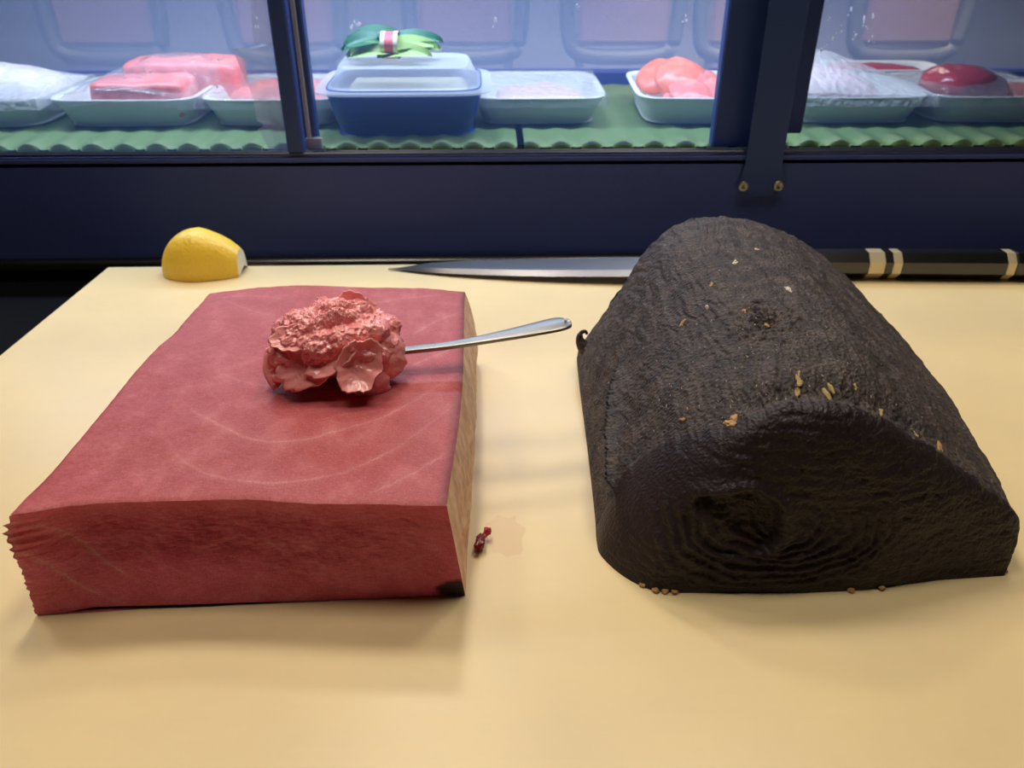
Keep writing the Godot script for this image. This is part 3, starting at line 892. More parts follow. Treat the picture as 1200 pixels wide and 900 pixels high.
func tuna() -> void:
	var a := [
		[[Vector2(0.189, 0.369), Vector2(0.257, 0.298), Vector2(0.379, 0.225), Vector2(0.483, 0.183), Vector2(0.59, 0.19), Vector2(0.69, 0.235), Vector2(0.794, 0.288), Vector2(0.901, 0.393), Vector2(1.0, 0.502)], 5.0, 0.55],
		[[Vector2(0.223, 0.203), Vector2(0.319, 0.115), Vector2(0.445, 0.06), Vector2(0.551, 0.046), Vector2(0.666, 0.069), Vector2(0.769, 0.115), Vector2(0.874, 0.206), Vector2(1.0, 0.372)], 5.0, 0.5],
		[[Vector2(0.807, 0.024), Vector2(0.89, 0.078), Vector2(1.0, 0.189)], 4.0, 0.45],
		[[Vector2(0.237, 0.483), Vector2(0.35, 0.422), Vector2(0.483, 0.393)], 6.0, 0.28],
		[[Vector2(0.995, 0.847), Vector2(0.895, 0.76), Vector2(0.817, 0.674)], 8.0, 0.42],
		[[Vector2(0.641, 0.865), Vector2(0.757, 0.91), Vector2(0.911, 0.95)], 8.0, 0.4],
		[[Vector2(0.035, 0.95), Vector2(0.189, 0.93), Vector2(0.33, 0.882)], 7.0, 0.35],
		[[Vector2(0.988, 0.647), Vector2(0.885, 0.556), Vector2(0.837, 0.514)], 6.0, 0.45],
		[[Vector2(0.064, 0.935), Vector2(0.213, 0.827), Vector2(0.301, 0.787)], 7.0, 0.25],
		[[Vector2(0.15, 0.62), Vector2(0.28, 0.55), Vector2(0.40, 0.54)], 10.0, 0.18],
	]
	for l in a:
		for k in l[0].size():
			l[0][k].y = l[0][k].y
	var fr := [
		[[Vector2(0.023, 0.153), Vector2(0.053, 0.194), Vector2(0.089, 0.325), Vector2(0.136, 0.493), Vector2(0.192, 0.659), Vector2(0.26, 0.821)], 3.4, 0.85],
		[[Vector2(0.0, 0.4), Vector2(0.023, 0.411), Vector2(0.051, 0.529), Vector2(0.086, 0.694), Vector2(0.128, 0.837), Vector2(0.18, 0.948)], 3.4, 0.85],
		[[Vector2(0.15, 0.25), Vector2(0.219, 0.433), Vector2(0.295, 0.606), Vector2(0.411, 0.832)], 3.0, 0.26],
		[[Vector2(0.40, 0.32), Vector2(0.456, 0.391), Vector2(0.628, 0.503), Vector2(0.827, 0.458), Vector2(0.969, 0.222)], 3.0, 0.28],
		[[Vector2(0.40, 0.52), Vector2(0.484, 0.603), Vector2(0.679, 0.729), Vector2(0.873, 0.631), Vector2(0.976, 0.427)], 3.0, 0.22],
		[[Vector2(0.676, 0.283), Vector2(0.833, 0.213), Vector2(0.972, 0.04)], 3.0, 0.24],
	]
	var flesh := func(tex: Texture2D, rough: float) -> StandardMaterial3D:
		var q := mat(Color.WHITE, rough, 0.0, 0.4)
		q.albedo_texture = tex
		q.texture_repeat = false
		q.subsurf_scatter_enabled = true
		q.subsurf_scatter_strength = 0.06
		return q
	var m_top: StandardMaterial3D = flesh.call(tuna_image(1024, 1024, a, TUNA_TOP, 41, false), 0.5)
	var m_front: StandardMaterial3D = flesh.call(tuna_image(1024, 384, fr, TUNA_FRONT, 51, true), 0.38)
	for q in [m_top, m_front]:
		q.heightmap_enabled = true
		q.heightmap_texture = m.fine
		q.heightmap_scale = 0.02
	var m_back := mat(TUNA_TOP, 0.45)
	# skin side: tan, fibrous
	var ni := FastNoiseLite.new()
	ni.seed = 61
	ni.frequency = 0.03
	ni.fractal_octaves = 4
	var src := ni.get_image(512, 256)
	var im := Image.create(512, 256, false, Image.FORMAT_RGB8)
	for y in 256:
		for x in 512:
			var k := src.get_pixel(x, (y / 3) % 256).r - 0.5 + 0.6 * (src.get_pixel((x * 3) % 512, y).r - 0.5)
			im.set_pixel(x, y, Color(0.84, 0.63, 0.52).lerp(Color(0.97, 0.82, 0.70), clampf(0.5 + 1.5 * k, 0, 1)))
	var m_side := mat(Color.WHITE, 0.5)
	m_side.albedo_texture = ImageTexture.create_from_image(im)
	# edges of the top, in metres: x of the left edge by v (front 0, back 1) and z of the front edge by u
	var left_x := [-0.1860, -0.1842, -0.1838, -0.1842, -0.1850, -0.1835, -0.1812, -0.1806, -0.1800]
	var right_x := [-0.0195, -0.0185, -0.0172, -0.0165, -0.0166, -0.0172, -0.0178, -0.0184, -0.0188]
	var front_z := [-0.2362, -0.2415, -0.2432, -0.2440, -0.2436, -0.2412, -0.2396, -0.2385, -0.2372]
	var back_z := [-0.4555, -0.4620, -0.4668, -0.4672, -0.4655, -0.4635, -0.4622, -0.4600, -0.4545]
	var bot_z := [-0.2364, -0.2390, -0.2393, -0.2398, -0.2408, -0.2415, -0.2424, -0.2430, -0.2437]
	var edge := func(u: float, v: float) -> Vector3:
		var x := lerpf(spline1(left_x, v * 8), spline1(right_x, v * 8), u)
		var z := lerpf(spline1(front_z, u * 8), spline1(back_z, u * 8), v)
		return Vector3(x, 0, z)
	var topf := func(u: float, v: float) -> Vector3:
		# the first rows bend down over the front edge
		var p: Vector3 = edge.call(u, v)
		var d := minf(minf(u, 1.0 - u) * 0.166, minf(v, 1.0 - v) * 0.22)
		p.y = TUNA_H + 0.0014 * noise_a.get_noise_3d(p.x * 14.0, 5.0, p.z * 14.0)
		p.y -= 0.0007 * pow(clampf(1.0 - d / 0.0022, 0, 1), 2.0)
		p.y += 0.00025 * noise_a.get_noise_3d(p.x * 160.0, 3.0, p.z * 160.0)
		return p
	var side := func(e: Vector3, b: Vector3, v: float, out: Vector3, bulge: float, k: float) -> Vector3:
		var p := e.lerp(b, v)
		p += out * (bulge * sin(PI * clampf(v, 0, 1)) + k * sin(PI * clampf(v * 1.0, 0, 1)))
		return p
	var base := func(u: float, v: float) -> Vector3:
		var l := Vector3(-0.1905, 0, 0)
		var x := lerpf(lerpf(-0.1915, -0.188, v), lerpf(-0.0142, -0.0128, v), u)
		return Vector3(x, 0.0003, lerpf(spline1(bot_z, u * 8), spline1(back_z, u * 8) - 0.004, v))
	var frontf := func(u: float, v: float) -> Vector3:
		var e: Vector3 = topf.call(u, 0.0)
		var b: Vector3 = base.call(u, 0.0)
		var k := 0.0006 * noise_a.get_noise_3d(u * 9.0, v * 4.0, 2.0) + 0.0004 * noise_a.get_noise_3d(u * 30.0, v * 9.0, 9.0)
		var p: Vector3 = side.call(e, b, v, Vector3(0, 0, 1), 0.0010 - 0.004 * (1.0 - u) * 0.2, k)
		# hollowed under the upper edge, bellied towards the foot
		p.z -= 0.0105 * sin(PI * pow(v, 0.55)) * (1.0 - v) * (0.25 + 0.75 * smoothstep(0.0, 0.14, u)) * (0.35 + 0.65 * smoothstep(1.0, 0.88, u))
		# lifted a little from the board between the corners, ragged at the left
		var lift := 0.0016 * smoothstep(0.04, 0.14, u) * smoothstep(0.75, 0.3, u) * v
		p.y += lift
		var rag := smoothstep(0.10, 0.0, u)
		var saw := absf(fposmod(v * 13.0 + 0.6 * noise_b.get_noise_1d(v * 400.0), 1.0) - 0.5) * 2.0
		p.x += rag * (0.0022 * (saw - 0.5) * (0.35 + 1.0 * smoothstep(0.55, 0.05, v)) + 0.004 * sin(PI * v) * -0.35 - 0.0042 * smoothstep(0.0, 0.16, v) * smoothstep(0.75, 0.12, v) + 0.0012 * noise_a.get_noise_2d(v * 26.0, 4.0))
		return p
	var rightf := func(u: float, v: float) -> Vector3:
		var e: Vector3 = topf.call(1.0, u)
		var b: Vector3 = base.call(1.0, u)
		var k := 0.0012 * noise_a.get_noise_3d(u * 6.0, v * 2.0, 12.0) + 0.0006 * noise_a.get_noise_3d(u * 60.0, v * 6.0, 15.0)
		return side.call(e, b, v, Vector3.RIGHT, 0.0035 * smoothstep(0.0, 0.25, u), k * smoothstep(0.0, 0.06, u))
	var leftf := func(u: float, v: float) -> Vector3:
		var e: Vector3 = topf.call(0.0, u)
		var b: Vector3 = base.call(0.0, u)
		if u <= 0.0:
			return frontf.call(0.0, v)
		var q: Vector3 = side.call(e, b, v, Vector3.LEFT, -0.002, 0.001 * noise_a.get_noise_3d(u * 12.0, v * 6.0, 22.0))
		return (frontf.call(0.0, v) as Vector3).lerp(q, smoothstep(0.0, 0.05, u)) + Vector3(0, 0, 0) if u < 0.05 else q
	var backf := func(u: float, v: float) -> Vector3:
		return side.call(topf.call(u, 1.0), base.call(u, 1.0), v, Vector3(0, 0, -1), 0.001, 0.0)
	var botf := func(u: float, v: float) -> Vector3:
		return base.call(u, v)
	var t := thing("tuna_block", "thick rectangular block of raw pink tuna with a spoon of flesh on top", "tuna", Vector3(-0.1, 0, -0.35))
	var o := Vector3(0.1, 0, 0.35)
	# v runs away from the camera on the top: flip so that it faces up
	var mt := grid(topf, 150, 190)
	var mf := grid(frontf, 190, 70, true)
	part("flesh", joined([mt, mf, grid(leftf, 100, 40), grid(backf, 60, 20), grid(botf, 4, 4, true)], [m_top, m_front, m_back, m_back, m_back]), null, t, o)
	var sk := part("skin_side", grid(rightf, 170, 50, true), m_side, t, o)
	sk.set_meta("label", "tan fibrous skin side")

const TUNA_TOP := Color(0.70, 0.325, 0.345)
const TUNA_FRONT := Color(0.82, 0.35, 0.47)

# ------------------------------------------------------------------ the black cured loin
var loin_rows := []

func build_loin_rows() -> void:
	var front_z := [-0.268, -0.268, -0.267, -0.266, -0.265, -0.264, -0.263, -0.262, -0.261, -0.2605, -0.2595, -0.255, -0.250]
	var secs := [
		[Vector2(0.046, 0), Vector2(0.049, 0.012), Vector2(0.059, 0.032), Vector2(0.076, 0.054), Vector2(0.096, 0.072), Vector2(0.115, 0.082), Vector2(0.136, 0.085), Vector2(0.156, 0.078), Vector2(0.178, 0.064), Vector2(0.205, 0.045), Vector2(0.227, 0.028), Vector2(0.2275, 0.012), Vector2(0.224, 0)],
		[Vector2(0.0480, 0), Vector2(0.0503, 0.012), Vector2(0.059, 0.033), Vector2(0.078, 0.062), Vector2(0.098, 0.080), Vector2(0.118, 0.091), Vector2(0.138, 0.094), Vector2(0.16, 0.089), Vector2(0.185, 0.073), Vector2(0.212, 0.052), Vector2(0.237, 0.028), Vector2(0.239, 0.012), Vector2(0.236, 0)],
		[Vector2(0.0508, 0), Vector2(0.0530, 0.012), Vector2(0.0615, 0.033), Vector2(0.079, 0.064), Vector2(0.1, 0.085), Vector2(0.118, 0.095), Vector2(0.138, 0.098), Vector2(0.162, 0.093), Vector2(0.19, 0.076), Vector2(0.22, 0.054), Vector2(0.252, 0.026), Vector2(0.255, 0.012), Vector2(0.252, 0)],
		[Vector2(0.0530, 0), Vector2(0.0545, 0.012), Vector2(0.0610, 0.033), Vector2(0.078, 0.063), Vector2(0.098, 0.088), Vector2(0.116, 0.098), Vector2(0.135, 0.1005), Vector2(0.16, 0.097), Vector2(0.19, 0.082), Vector2(0.222, 0.06), Vector2(0.262, 0.022), Vector2(0.266, 0.01), Vector2(0.264, 0)],
		[Vector2(0.0550, 0), Vector2(0.0575, 0.010), Vector2(0.0660, 0.026), Vector2(0.082, 0.055), Vector2(0.100, 0.083), Vector2(0.117, 0.0965), Vector2(0.136, 0.1), Vector2(0.159, 0.097), Vector2(0.182, 0.0895), Vector2(0.208, 0.0745), Vector2(0.24, 0.045), Vector2(0.262, 0.014), Vector2(0.264, 0)]]
	var zs := [0.0, -0.30, -0.36, -0.42, -0.46]
	var n := 200
	for i in 5:
		var row := []
		for k in n + 1:
			var t := 12.0 * k / n
			var p := spline2(secs[i], t)
			row.append(Vector3(p.x, maxf(p.y, 0.0), spline1(front_z, t) if i == 0 else zs[i]))
		loin_rows.append(row)

func loin_surface(u: float, s: float) -> Vector3:
	var k := clampf(u, 0.0, 1.0) * 200.0
	var a := mini(int(k), 199)
	var col := []
	for i in 5:
		var p: Vector3 = loin_rows[i][a]
		col.append(p.lerp(loin_rows[i][a + 1], k - a))
	return spline3(col, s * 4.0)

func loin_normal(u: float, s: float) -> Vector3:
	var du := loin_surface(u + 0.004, s) - loin_surface(u - 0.004, s)
	var ds := loin_surface(u, minf(s + 0.01, 1.0)) - loin_surface(u, maxf(s - 0.01, 0.0))
	return ds.cross(du).normalized()

func ridged(x: float, y: float, z: float) -> float:
	return 1.0 - 2.0 * absf(noise_a.get_noise_3d(x, y, z)) * 1.6

func loin_relief(u: float, s: float) -> float:
	var p := loin_surface(u, s)
	var k := 0.0016 * noise_a.get_noise_3d(p.x * 12.0, p.y * 12.0, p.z * 9.0)
	# fibres and wrinkles that run along the loin, wandering a little
	var w := noise_a.get_noise_3d(p.x * 9.0, p.y * 9.0, p.z * 9.0) * 0.014 + noise_a.get_noise_3d(p.x * 28.0, p.y * 28.0, p.z * 22.0) * 0.003
	var arc := u * 0.29 + w + (p.z + 0.36) * 0.10 * (0.5 - u)
	k += 0.00062 * ridged(arc * 60.0, p.z * 8.0, 3.0)
	k += 0.00050 * ridged(arc * 170.0, p.z * 24.0, 13.0)
	k += 0.00022 * ridged(arc * 420.0, p.z * 70.0, 23.0)
	k += 0.00016 * noise_a.get_noise_3d(p.x * 330.0, p.y * 330.0, p.z * 330.0)
	# puckered knot on top
	var kn := exp(-pow((u - 0.44) / 0.06, 2.0) - pow((s - 0.34) / 0.08, 2.0))
	k += 0.0026 * kn * ridged(p.x * 90.0, p.y * 90.0, p.z * 90.0)
	# brow above the cut face
	var br := exp(-pow((s - 0.05) / 0.05, 2.0)) * smoothstep(0.30, 0.42, u) * smoothstep(0.75, 0.62, u)
	k += 0.0014 * br + 0.0018 * br * ridged(p.x * 120.0, 8.0, p.z * 40.0)
	# long split low on the left flank: a lip on one side, a groove on the other
	var cu := along([Vector2(0.0, 0.129), Vector2(0.165, 0.139), Vector2(0.316, 0.158), Vector2(0.43, 0.178), Vector2(0.544, 0.198)], s)
	cu += 0.004 * noise_a.get_noise_2d(s * 22.0, 3.0)
	var d := u - cu
	var fade := smoothstep(0.62, 0.42, s) * smoothstep(0.02, 0.16, s)
	k += lerpf(0.0046 * exp(minf(d, 0.0) / 0.020), -0.0085 * exp(-maxf(d, 0.0) / 0.011), smoothstep(-0.0025, 0.0025, d)) * fade
	var foot := smoothstep(0.0, 0.05, u) * smoothstep(1.0, 0.95, u)
	return k * foot

func face_relief(p: Vector3, v: float) -> float:
	# nested U-shaped grain of the cut end, round a point low on the face
	var q := Vector2(p.x - 0.1165, p.y - 0.036)
	q.x *= 0.62
	q += Vector2(noise_a.get_noise_2d(p.x * 20.0, p.y * 20.0), noise_a.get_noise_2d(p.x * 20.0 + 40.0, p.y * 20.0)) * 0.005
	var r := q.length()
	var low := smoothstep(0.008, -0.006, q.y - 0.15 * absf(q.x))
	var ring := sin(r * TAU / 0.0040)
	ring = ring * absf(ring) * 0.5 + ring * 0.5
	var k := 0.0008 * ring * low * smoothstep(0.004, 0.009, r) * smoothstep(0.040, 0.026, r)
	# fine grain above
	k += 0.00035 * sin(p.y * TAU / 0.0050 + 6.0 * noise_a.get_noise_2d(p.x * 12.0, p.y * 26.0)) * (1.0 - low) * (0.4 + noise_a.get_noise_2d(p.x * 30.0, p.y * 30.0))
	k += 0.0008 * noise_a.get_noise_2d(p.x * 55.0, p.y * 110.0)
	k += 0.0005 * noise_a.get_noise_2d(p.x * 190.0, p.y * 260.0)
	k += 0.0016 * noise_a.get_noise_2d(p.x * 16.0 + 9.0, p.y * 16.0)
	# a fold that curls over the hollow on the left
	var h := Vector2(p.x - 0.098, p.y - 0.035)
	var hr := (h * Vector2(0.85, 1.1)).length() + 0.003 * noise_a.get_noise_2d(p.x * 40.0, p.y * 40.0)
	var up := smoothstep(-0.010, 0.004, h.y + h.x * 0.8)
	k -= 0.0042 * smoothstep(0.0175, 0.0145, hr) * (0.25 + 0.75 * up)
	k += 0.0026 * exp(-pow((hr - 0.0185) / 0.0026, 2.0)) * up
	return k

func loin() -> void:
	build_loin_rows()
	var t := thing("cured_loin", "black dried wedge of cured fish loin with wrinkled skin and ringed cut face", "cured fish", Vector3(0.145, 0, -0.36))
	var o := Vector3(-0.145, 0, 0.36)
	# colour: nearly black brown with greyer and redder clouds
	var w := 512
	var ia := noise_tex(0.01, 5, 71).get_image()
	var ib := noise_tex(0.09, 3, 72).get_image()
	var im := Image.create(w, w, false, Image.FORMAT_RGB8)
	for y in w:
		for x in w:
			var a := ia.get_pixel(x, y).r - 0.5
			var b := ib.get_pixel(x, y).r - 0.5
			var c := Color(0.205, 0.190, 0.205).lerp(Color(0.365, 0.318, 0.305), clampf(0.5 + 1.5 * a, 0, 1))
			c = c * (1.0 + 0.75 * b)
			if b > 0.26:
				c = c.lerp(Color(0.72, 0.66, 0.62), clampf((b - 0.26) * 6.0, 0.0, 0.9))
			im.set_pixel(x, y, c)
	var skin := mat(Color.WHITE, 0.62, 0.0, 0.35)
	skin.albedo_texture = ImageTexture.create_from_image(im)
	bump(skin, noise_tex(0.06, 5, 73), 0.12, 13.0)
	var cut := mat(Color(0.168, 0.130, 0.150), 0.5, 0.0, 0.4)
	bump(cut, noise_tex(0.06, 5, 74), 0.06, 16.0)
	var front_s := func(u: float) -> float:
		return 0.17 * smoothstep(0.37, 0.17, u)
	var left_foot := [Vector3(0.0474, 0, -0.290), Vector3(0.0464, 0, -0.2769), Vector3(0.0474, 0, -0.2669), Vector3(0.0553, 0, -0.2540), Vector3(0.0668, 0, -0.2448), Vector3(0.0800, 0, -0.2430)]
	var flank := func(u: float, s: float) -> Vector3:
		var p := loin_surface(u, s)
		p += loin_normal(u, s) * loin_relief(u, s)
		p.y = maxf(p.y, 0.0)
		return p
	var base_line := [Vector2(0.046, -0.268), Vector2(0.0474, -0.2669), Vector2(0.0553, -0.254), Vector2(0.0668, -0.2448), Vector2(0.0978, -0.2425), Vector2(0.1309, -0.2417), Vector2(0.1572, -0.2426), Vector2(0.1936, -0.248), Vector2(0.224, -0.250)]
	var front := func(u: float, v: float) -> Vector3:
		var s0: float = front_s.call(u)
		var e := loin_surface(u, s0)
		var off: Vector3 = flank.call(u, s0) - e
		var bx := clampf(e.x, 0.046, 0.2240)
		var b := Vector3(bx, 0.0, along(base_line, bx))
		if u < 0.42:
			var foot: Vector3 = spline3(left_foot, clampf(u / 0.30, 0.0, 1.0) * 5.0)
			b = foot.lerp(b, smoothstep(0.28, 0.42, u))
		var side := clampf(e.y / 0.03, 0.0, 1.0)
		# leave along the flank, arrive straight down at the foot
		var tan0 := (loin_surface(u, s0) - loin_surface(u, s0 + 0.03)).normalized() * e.distance_to(b) * lerpf(1.1, 0.55, smoothstep(0.25, 0.42, u))
		var tan1 := (b - e) * Vector3(0.4, 1.1, 0.25)
		var v2 := v * v
		var v3 := v2 * v
		var q := e * (2 * v3 - 3 * v2 + 1) + tan0 * (v3 - 2 * v2 + v) + b * (3 * v2 - 2 * v3) + tan1 * (v3 - v2)
		q.y = clampf(q.y, 0.0, maxf(e.y, 0.0))
		q += off * pow(1.0 - v, 8.0)
		q.z += face_relief(q, v) * smoothstep(0.0, 0.10, v) * smoothstep(1.0, 0.93, v) * side
		return q
	var back := func(u: float, v: float) -> Vector3:
		var e: Vector3 = flank.call(u, 1.0)
		var k := sqrt(maxf(1.0 - v * v, 0.0)) if v < 1.0 else 0.0
		var c := Vector3(0.15, 0.0, -0.46)
		var q := c + (e - c) * k
		q.z = -0.46 - 0.024 * v
		return q
	part("skin", merged([grid(func(u: float, v: float) -> Vector3: return flank.call(u, lerpf(front_s.call(u), 1.0, v)), 380, 330, true), grid(back, 120, 30, true)]), skin, t, o)
	var cf := part("cut_face", grid(front, 380, 170, true), cut, t, o)
	cf.set_meta("label", "dark cut end with nested rings")
	# curled shred at the rear left edge
	part("curled_shred", tube([Vector3(0.0640, 0.0100, -0.4440), Vector3(0.0575, 0.0180, -0.4450), Vector3(0.0545, 0.0235, -0.4455), Vector3(0.0552, 0.0278, -0.4455), Vector3(0.0578, 0.0290, -0.4455), Vector3(0.0592, 0.0268, -0.4455)], [0.0060, 0.0046, 0.0026, 0.0014, 0.0011, 0.0009]), skin, t, o)
	# flakes of pepper and dried crust stuck to the skin: [u, s, length, width, pale]
	var flakes := [[0.338, 0.03, 0.0050, 0.0034, 0], [0.332, 0.012, 0.0060, 0.0034, 0], [0.307, 0.456, 0.0058, 0.0026, 0], [0.465, 0.595, 0.0062, 0.0036, 1], [0.524, 0.456, 0.0056, 0.0024, 1], [0.534, 0.671, 0.0030, 0.0022, 1], [0.356, 0.456, 0.0034, 0.0018, 1], [0.277, 0.177, 0.0036, 0.0018, 0], [0.267, 0.152, 0.0034, 0.0018, 0], [0.386, 0.532, 0.0040, 0.0018, 0], [0.692, 0.04, 0.0070, 0.0028, 0], [0.455, 0.114, 0.0060, 0.0030, 2], [0.448, 0.075, 0.0056, 0.0020, 2], [0.504, 0.089, 0.0062, 0.0022, 2], [0.497, 0.045, 0.0052, 0.0016, 2], [0.555, 0.10, 0.0030, 0.0014, 2], [0.44, 0.33, 0.0050, 0.0016, 0], [0.415, 0.395, 0.0046, 0.0016, 0], [0.60, 0.05, 0.0034, 0.0012, 2], [0.66, 0.03, 0.0040, 0.0012, 2]]
	var crust := mat(Color(0.66, 0.56, 0.34), 0.6)
	for q in flakes:
		var p: Vector3 = flank.call(q[0], q[1])
		var nn := loin_normal(q[0], q[1])
		var tu := (loin_surface(q[0], q[1] + 0.01) - loin_surface(q[0], maxf(q[1] - 0.01, 0))).normalized()
		tu = tu.rotated(nn, rng.randf_range(-0.9, 0.9) * (0.3 if q[4] == 2 else 1.0))
		var fl := lump(Vector3(q[2] * (0.85 if q[4] == 2 else 0.55), 0.0007, q[3] * 0.5), 2.2, 0.0012, 500.0, q[0] * 90.0, 12, 8)
		var node := part("flake", fl, [m.seed, m.seed_pale, crust][q[4]], t)
		node.transform = Transform3D(Basis(tu, nn, tu.cross(nn)), p + o + nn * 0.0003)
	# scattered specks of dried scale, too fine to pick apart
	var specks := start()
	for k in 130:
		var su := clampf(0.37 + 0.14 * rng.randfn(), 0.10, 0.72)
		var ss := minf(absf(0.32 * rng.randfn()) + 0.03 + 0.18 * smoothstep(0.37, 0.17, su), 0.9)
		var sp: Vector3 = flank.call(su, ss)
		var sn := loin_normal(su, ss)
		var st_ := (loin_surface(su, ss + 0.01) - loin_surface(su, ss)).normalized().rotated(sn, rng.randf_range(-0.8, 0.8))
		add_box(specks, sp, Vector3(rng.randf_range(0.0006, 0.0019), 0.0003, rng.randf_range(0.0003, 0.0006)), 0.0001, Basis(st_, sn, st_.cross(sn)))
	part("dried_specks", finish(specks), mat(Color(0.58, 0.53, 0.49), 0.5), t, o).set_meta("kind", "stuff")
	# ragged amber crumbs along the foot of the cut face
	for q in [[0.068, -0.2440], [0.072, -0.2433], [0.076, -0.2428], [0.063, -0.2475], [0.225, -0.2525], [0.2262, -0.2548], [0.152, -0.2418], [0.166, -0.243]]:
		part("crumb", lump(Vector3(0.0016, 0.0010, 0.0012), 2.0, 0.001, 600.0, q[0] * 900.0, 10, 7), m.seed, t, o + Vector3(q[0], 0.0009, q[1]))

# ------------------------------------------------------------------ minced tuna on a spoon
func mound_and_spoon() -> void:
	var top := TUNA_H
	# spoon: bowl on the block, handle rising to the right
	var sp := thing("teaspoon", "steel teaspoon under the scraped tuna, handle jutting past the block edge", "spoon", Vector3(-0.078, top, -0.350))
	var o := -Vector3(-0.078, top, -0.350)
	var c := Vector3(-0.083, top + 0.0012, -0.3465)
	var axis := Vector3(0.98, 0, -0.16).normalized()
	var across := Vector3(axis.z, 0, -axis.x)
	var bowl := func(u: float, v: float) -> Vector3:
		var r := v if v <= 0.5 else 1.0 - v
		r *= 2.0
		var a := u * TAU
		var q := axis * (cos(a) * r * 0.026) + across * (sin(a) * r * 0.0165 * (1.0 + 0.1 * cos(a)))
		q.y = 0.0095 * r * r + (0.0 if v <= 0.5 else 0.0011 * (1.0 - r) + 0.0004)
		return c + q
	part("bowl", grid(bowl, 48, 24), m.steel_dark, sp, o)
	var ctr := [Vector3(-0.0600, top + 0.0095, -0.3500), Vector3(-0.0440, top + 0.0108, -0.3500), Vector3(-0.0250, top + 0.0120, -0.3520), Vector3(-0.0110, top + 0.0132, -0.3545), Vector3(0.0080, top + 0.0150, -0.3590), Vector3(0.0250, top + 0.0166, -0.3640), Vector3(0.0335, top + 0.0172, -0.3672), Vector3(0.0395, top + 0.0172, -0.3695)]
	var half := [0.0040, 0.0028, 0.0030, 0.0036, 0.0052, 0.0068, 0.0070, 0.0046]
	var hf := func(u: float, v: float) -> Vector3:
		var t := v * 7.0
		var p := spline3(ctr, t)
		var d := (spline3(ctr, minf(t + 0.05, 7.0)) - spline3(ctr, maxf(t - 0.05, 0.0))).normalized()
		var s := Vector3.UP.cross(d).normalized()
		var nn := d.cross(s)
		var hw := spline1(half, t)
		if v > 0.93:
			hw *= sqrt(maxf(1.0 - pow((v - 0.93) / 0.075, 2.0), 0.02))
		var a := u * TAU
		var x := cos(a)
		var y := sin(a)
		var e := pow(pow(absf(x), 5.0) + pow(absf(y), 5.0), -0.2)
		x *= e
		y *= e
		var th := 0.0010 + 0.0003 * (1.0 - v)
		# embossed double lobe near the tip
		var em := 0.0
		if v > 0.84 and y > 0.0:
			var lobe := Vector2((v - 0.945) / 0.05, (absf(x) - 0.42) / 0.36).length()
			em = -0.0007 * smoothstep(1.0, 0.6, lobe)
		return p + s * (x * hw) + nn * (y * th + em - 0.0008 * x * x * smoothstep(0.3, 0.9, v))
	part("handle", grid(hf, 48, 110), m.steel, sp, o)
	# the mound
	var mt := thing("scraped_tuna", "glistening heap of scraped pink tuna flesh heaped over the spoon bowl", "tuna", Vector3(-0.083, top + 0.008, -0.346))
	var mo := -Vector3(-0.083, top + 0.008, -0.346)
	var core := Vector3(-0.0785, top + 0.0185, -0.3450)
	var pieces := []
	# a soft core and soft clods pressed into it
	var clods := [[core, Vector3(0.0260, 0.0165, 0.0190)]]
	var heap := [[-0.030, -0.004, 0.004, 8], [-0.026, 0.003, -0.008, 10], [-0.018, 0.007, 0.010, 10], [-0.018, 0.010, -0.002, 10], [-0.008, 0.013, 0.006, 10], [-0.006, 0.014, -0.008, 10], [0.004, 0.015, 0.002, 11], [0.010, 0.013, -0.010, 10], [0.016, 0.010, 0.006, 11], [0.020, 0.006, -0.006, 11], [0.025, 0.001, 0.004, 10], [0.028, -0.004, -0.002, 8], [0.020, 0.000, 0.013, 10], [0.008, 0.006, 0.015, 11], [-0.006, 0.004, 0.016, 11], [-0.022, -0.001, 0.012, 10], [-0.012, -0.007, 0.014, 9], [0.010, -0.006, 0.013, 9], [0.024, -0.008, 0.006, 8], [-0.026, -0.008, 0.002, 8], [0.012, 0.017, -0.004, 7], [-0.014, 0.014, 0.002, 7]]
	for q in heap:
		var r: float = q[3] * 0.00095
		clods.append([core + Vector3(q[0], q[1], q[2]) * 0.88, Vector3(r * rng.randf_range(0.9, 1.35), r * rng.randf_range(0.6, 0.85), r * rng.randf_range(0.8, 1.1))])
	var f := func(u: float, v: float) -> Vector3:
		var a := u * TAU
		var b := (v - 0.5) * PI
		var d := Vector3(cos(a) * cos(b), sin(b), sin(a) * cos(b))
		var sum := 0.0
		for k in clods.size():
			var cc: Vector3 = clods[k][0] - core
			var rr: Vector3 = clods[k][1]
			var q := Vector3(cc.x / rr.x, cc.y / rr.y, cc.z / rr.z)
			var e := Vector3(d.x / rr.x, d.y / rr.y, d.z / rr.z)
			var ee := e.dot(e)
			var bb := q.dot(e) / ee
			var disc := bb * bb - (q.dot(q) - 1.0) / ee
			var far: float = bb + (sqrt(disc) if disc > 0.0 else -1.6 * sqrt(-disc))
			sum += exp(minf(far, 0.06) / 0.0011)
		var p := core + d * (log(maxf(sum, 1e-9)) * 0.0011)
		var n1 := noise_a.get_noise_3d(p.x * 50.0, p.y * 50.0, p.z * 50.0)
		var n2 := ridged(p.x * 85.0, p.y * 85.0 + 4.0, p.z * 85.0)
		var n3 := noise_a.get_noise_3d(p.x * 420.0, p.y * 420.0, p.z * 420.0)
		return p + d * (0.0016 * n1 + 0.0011 * n2 + 0.00065 * n3)
	pieces.append(grid(f, 280, 170, true))
	part("mound", merged(pieces), m.minced, mt, mo)
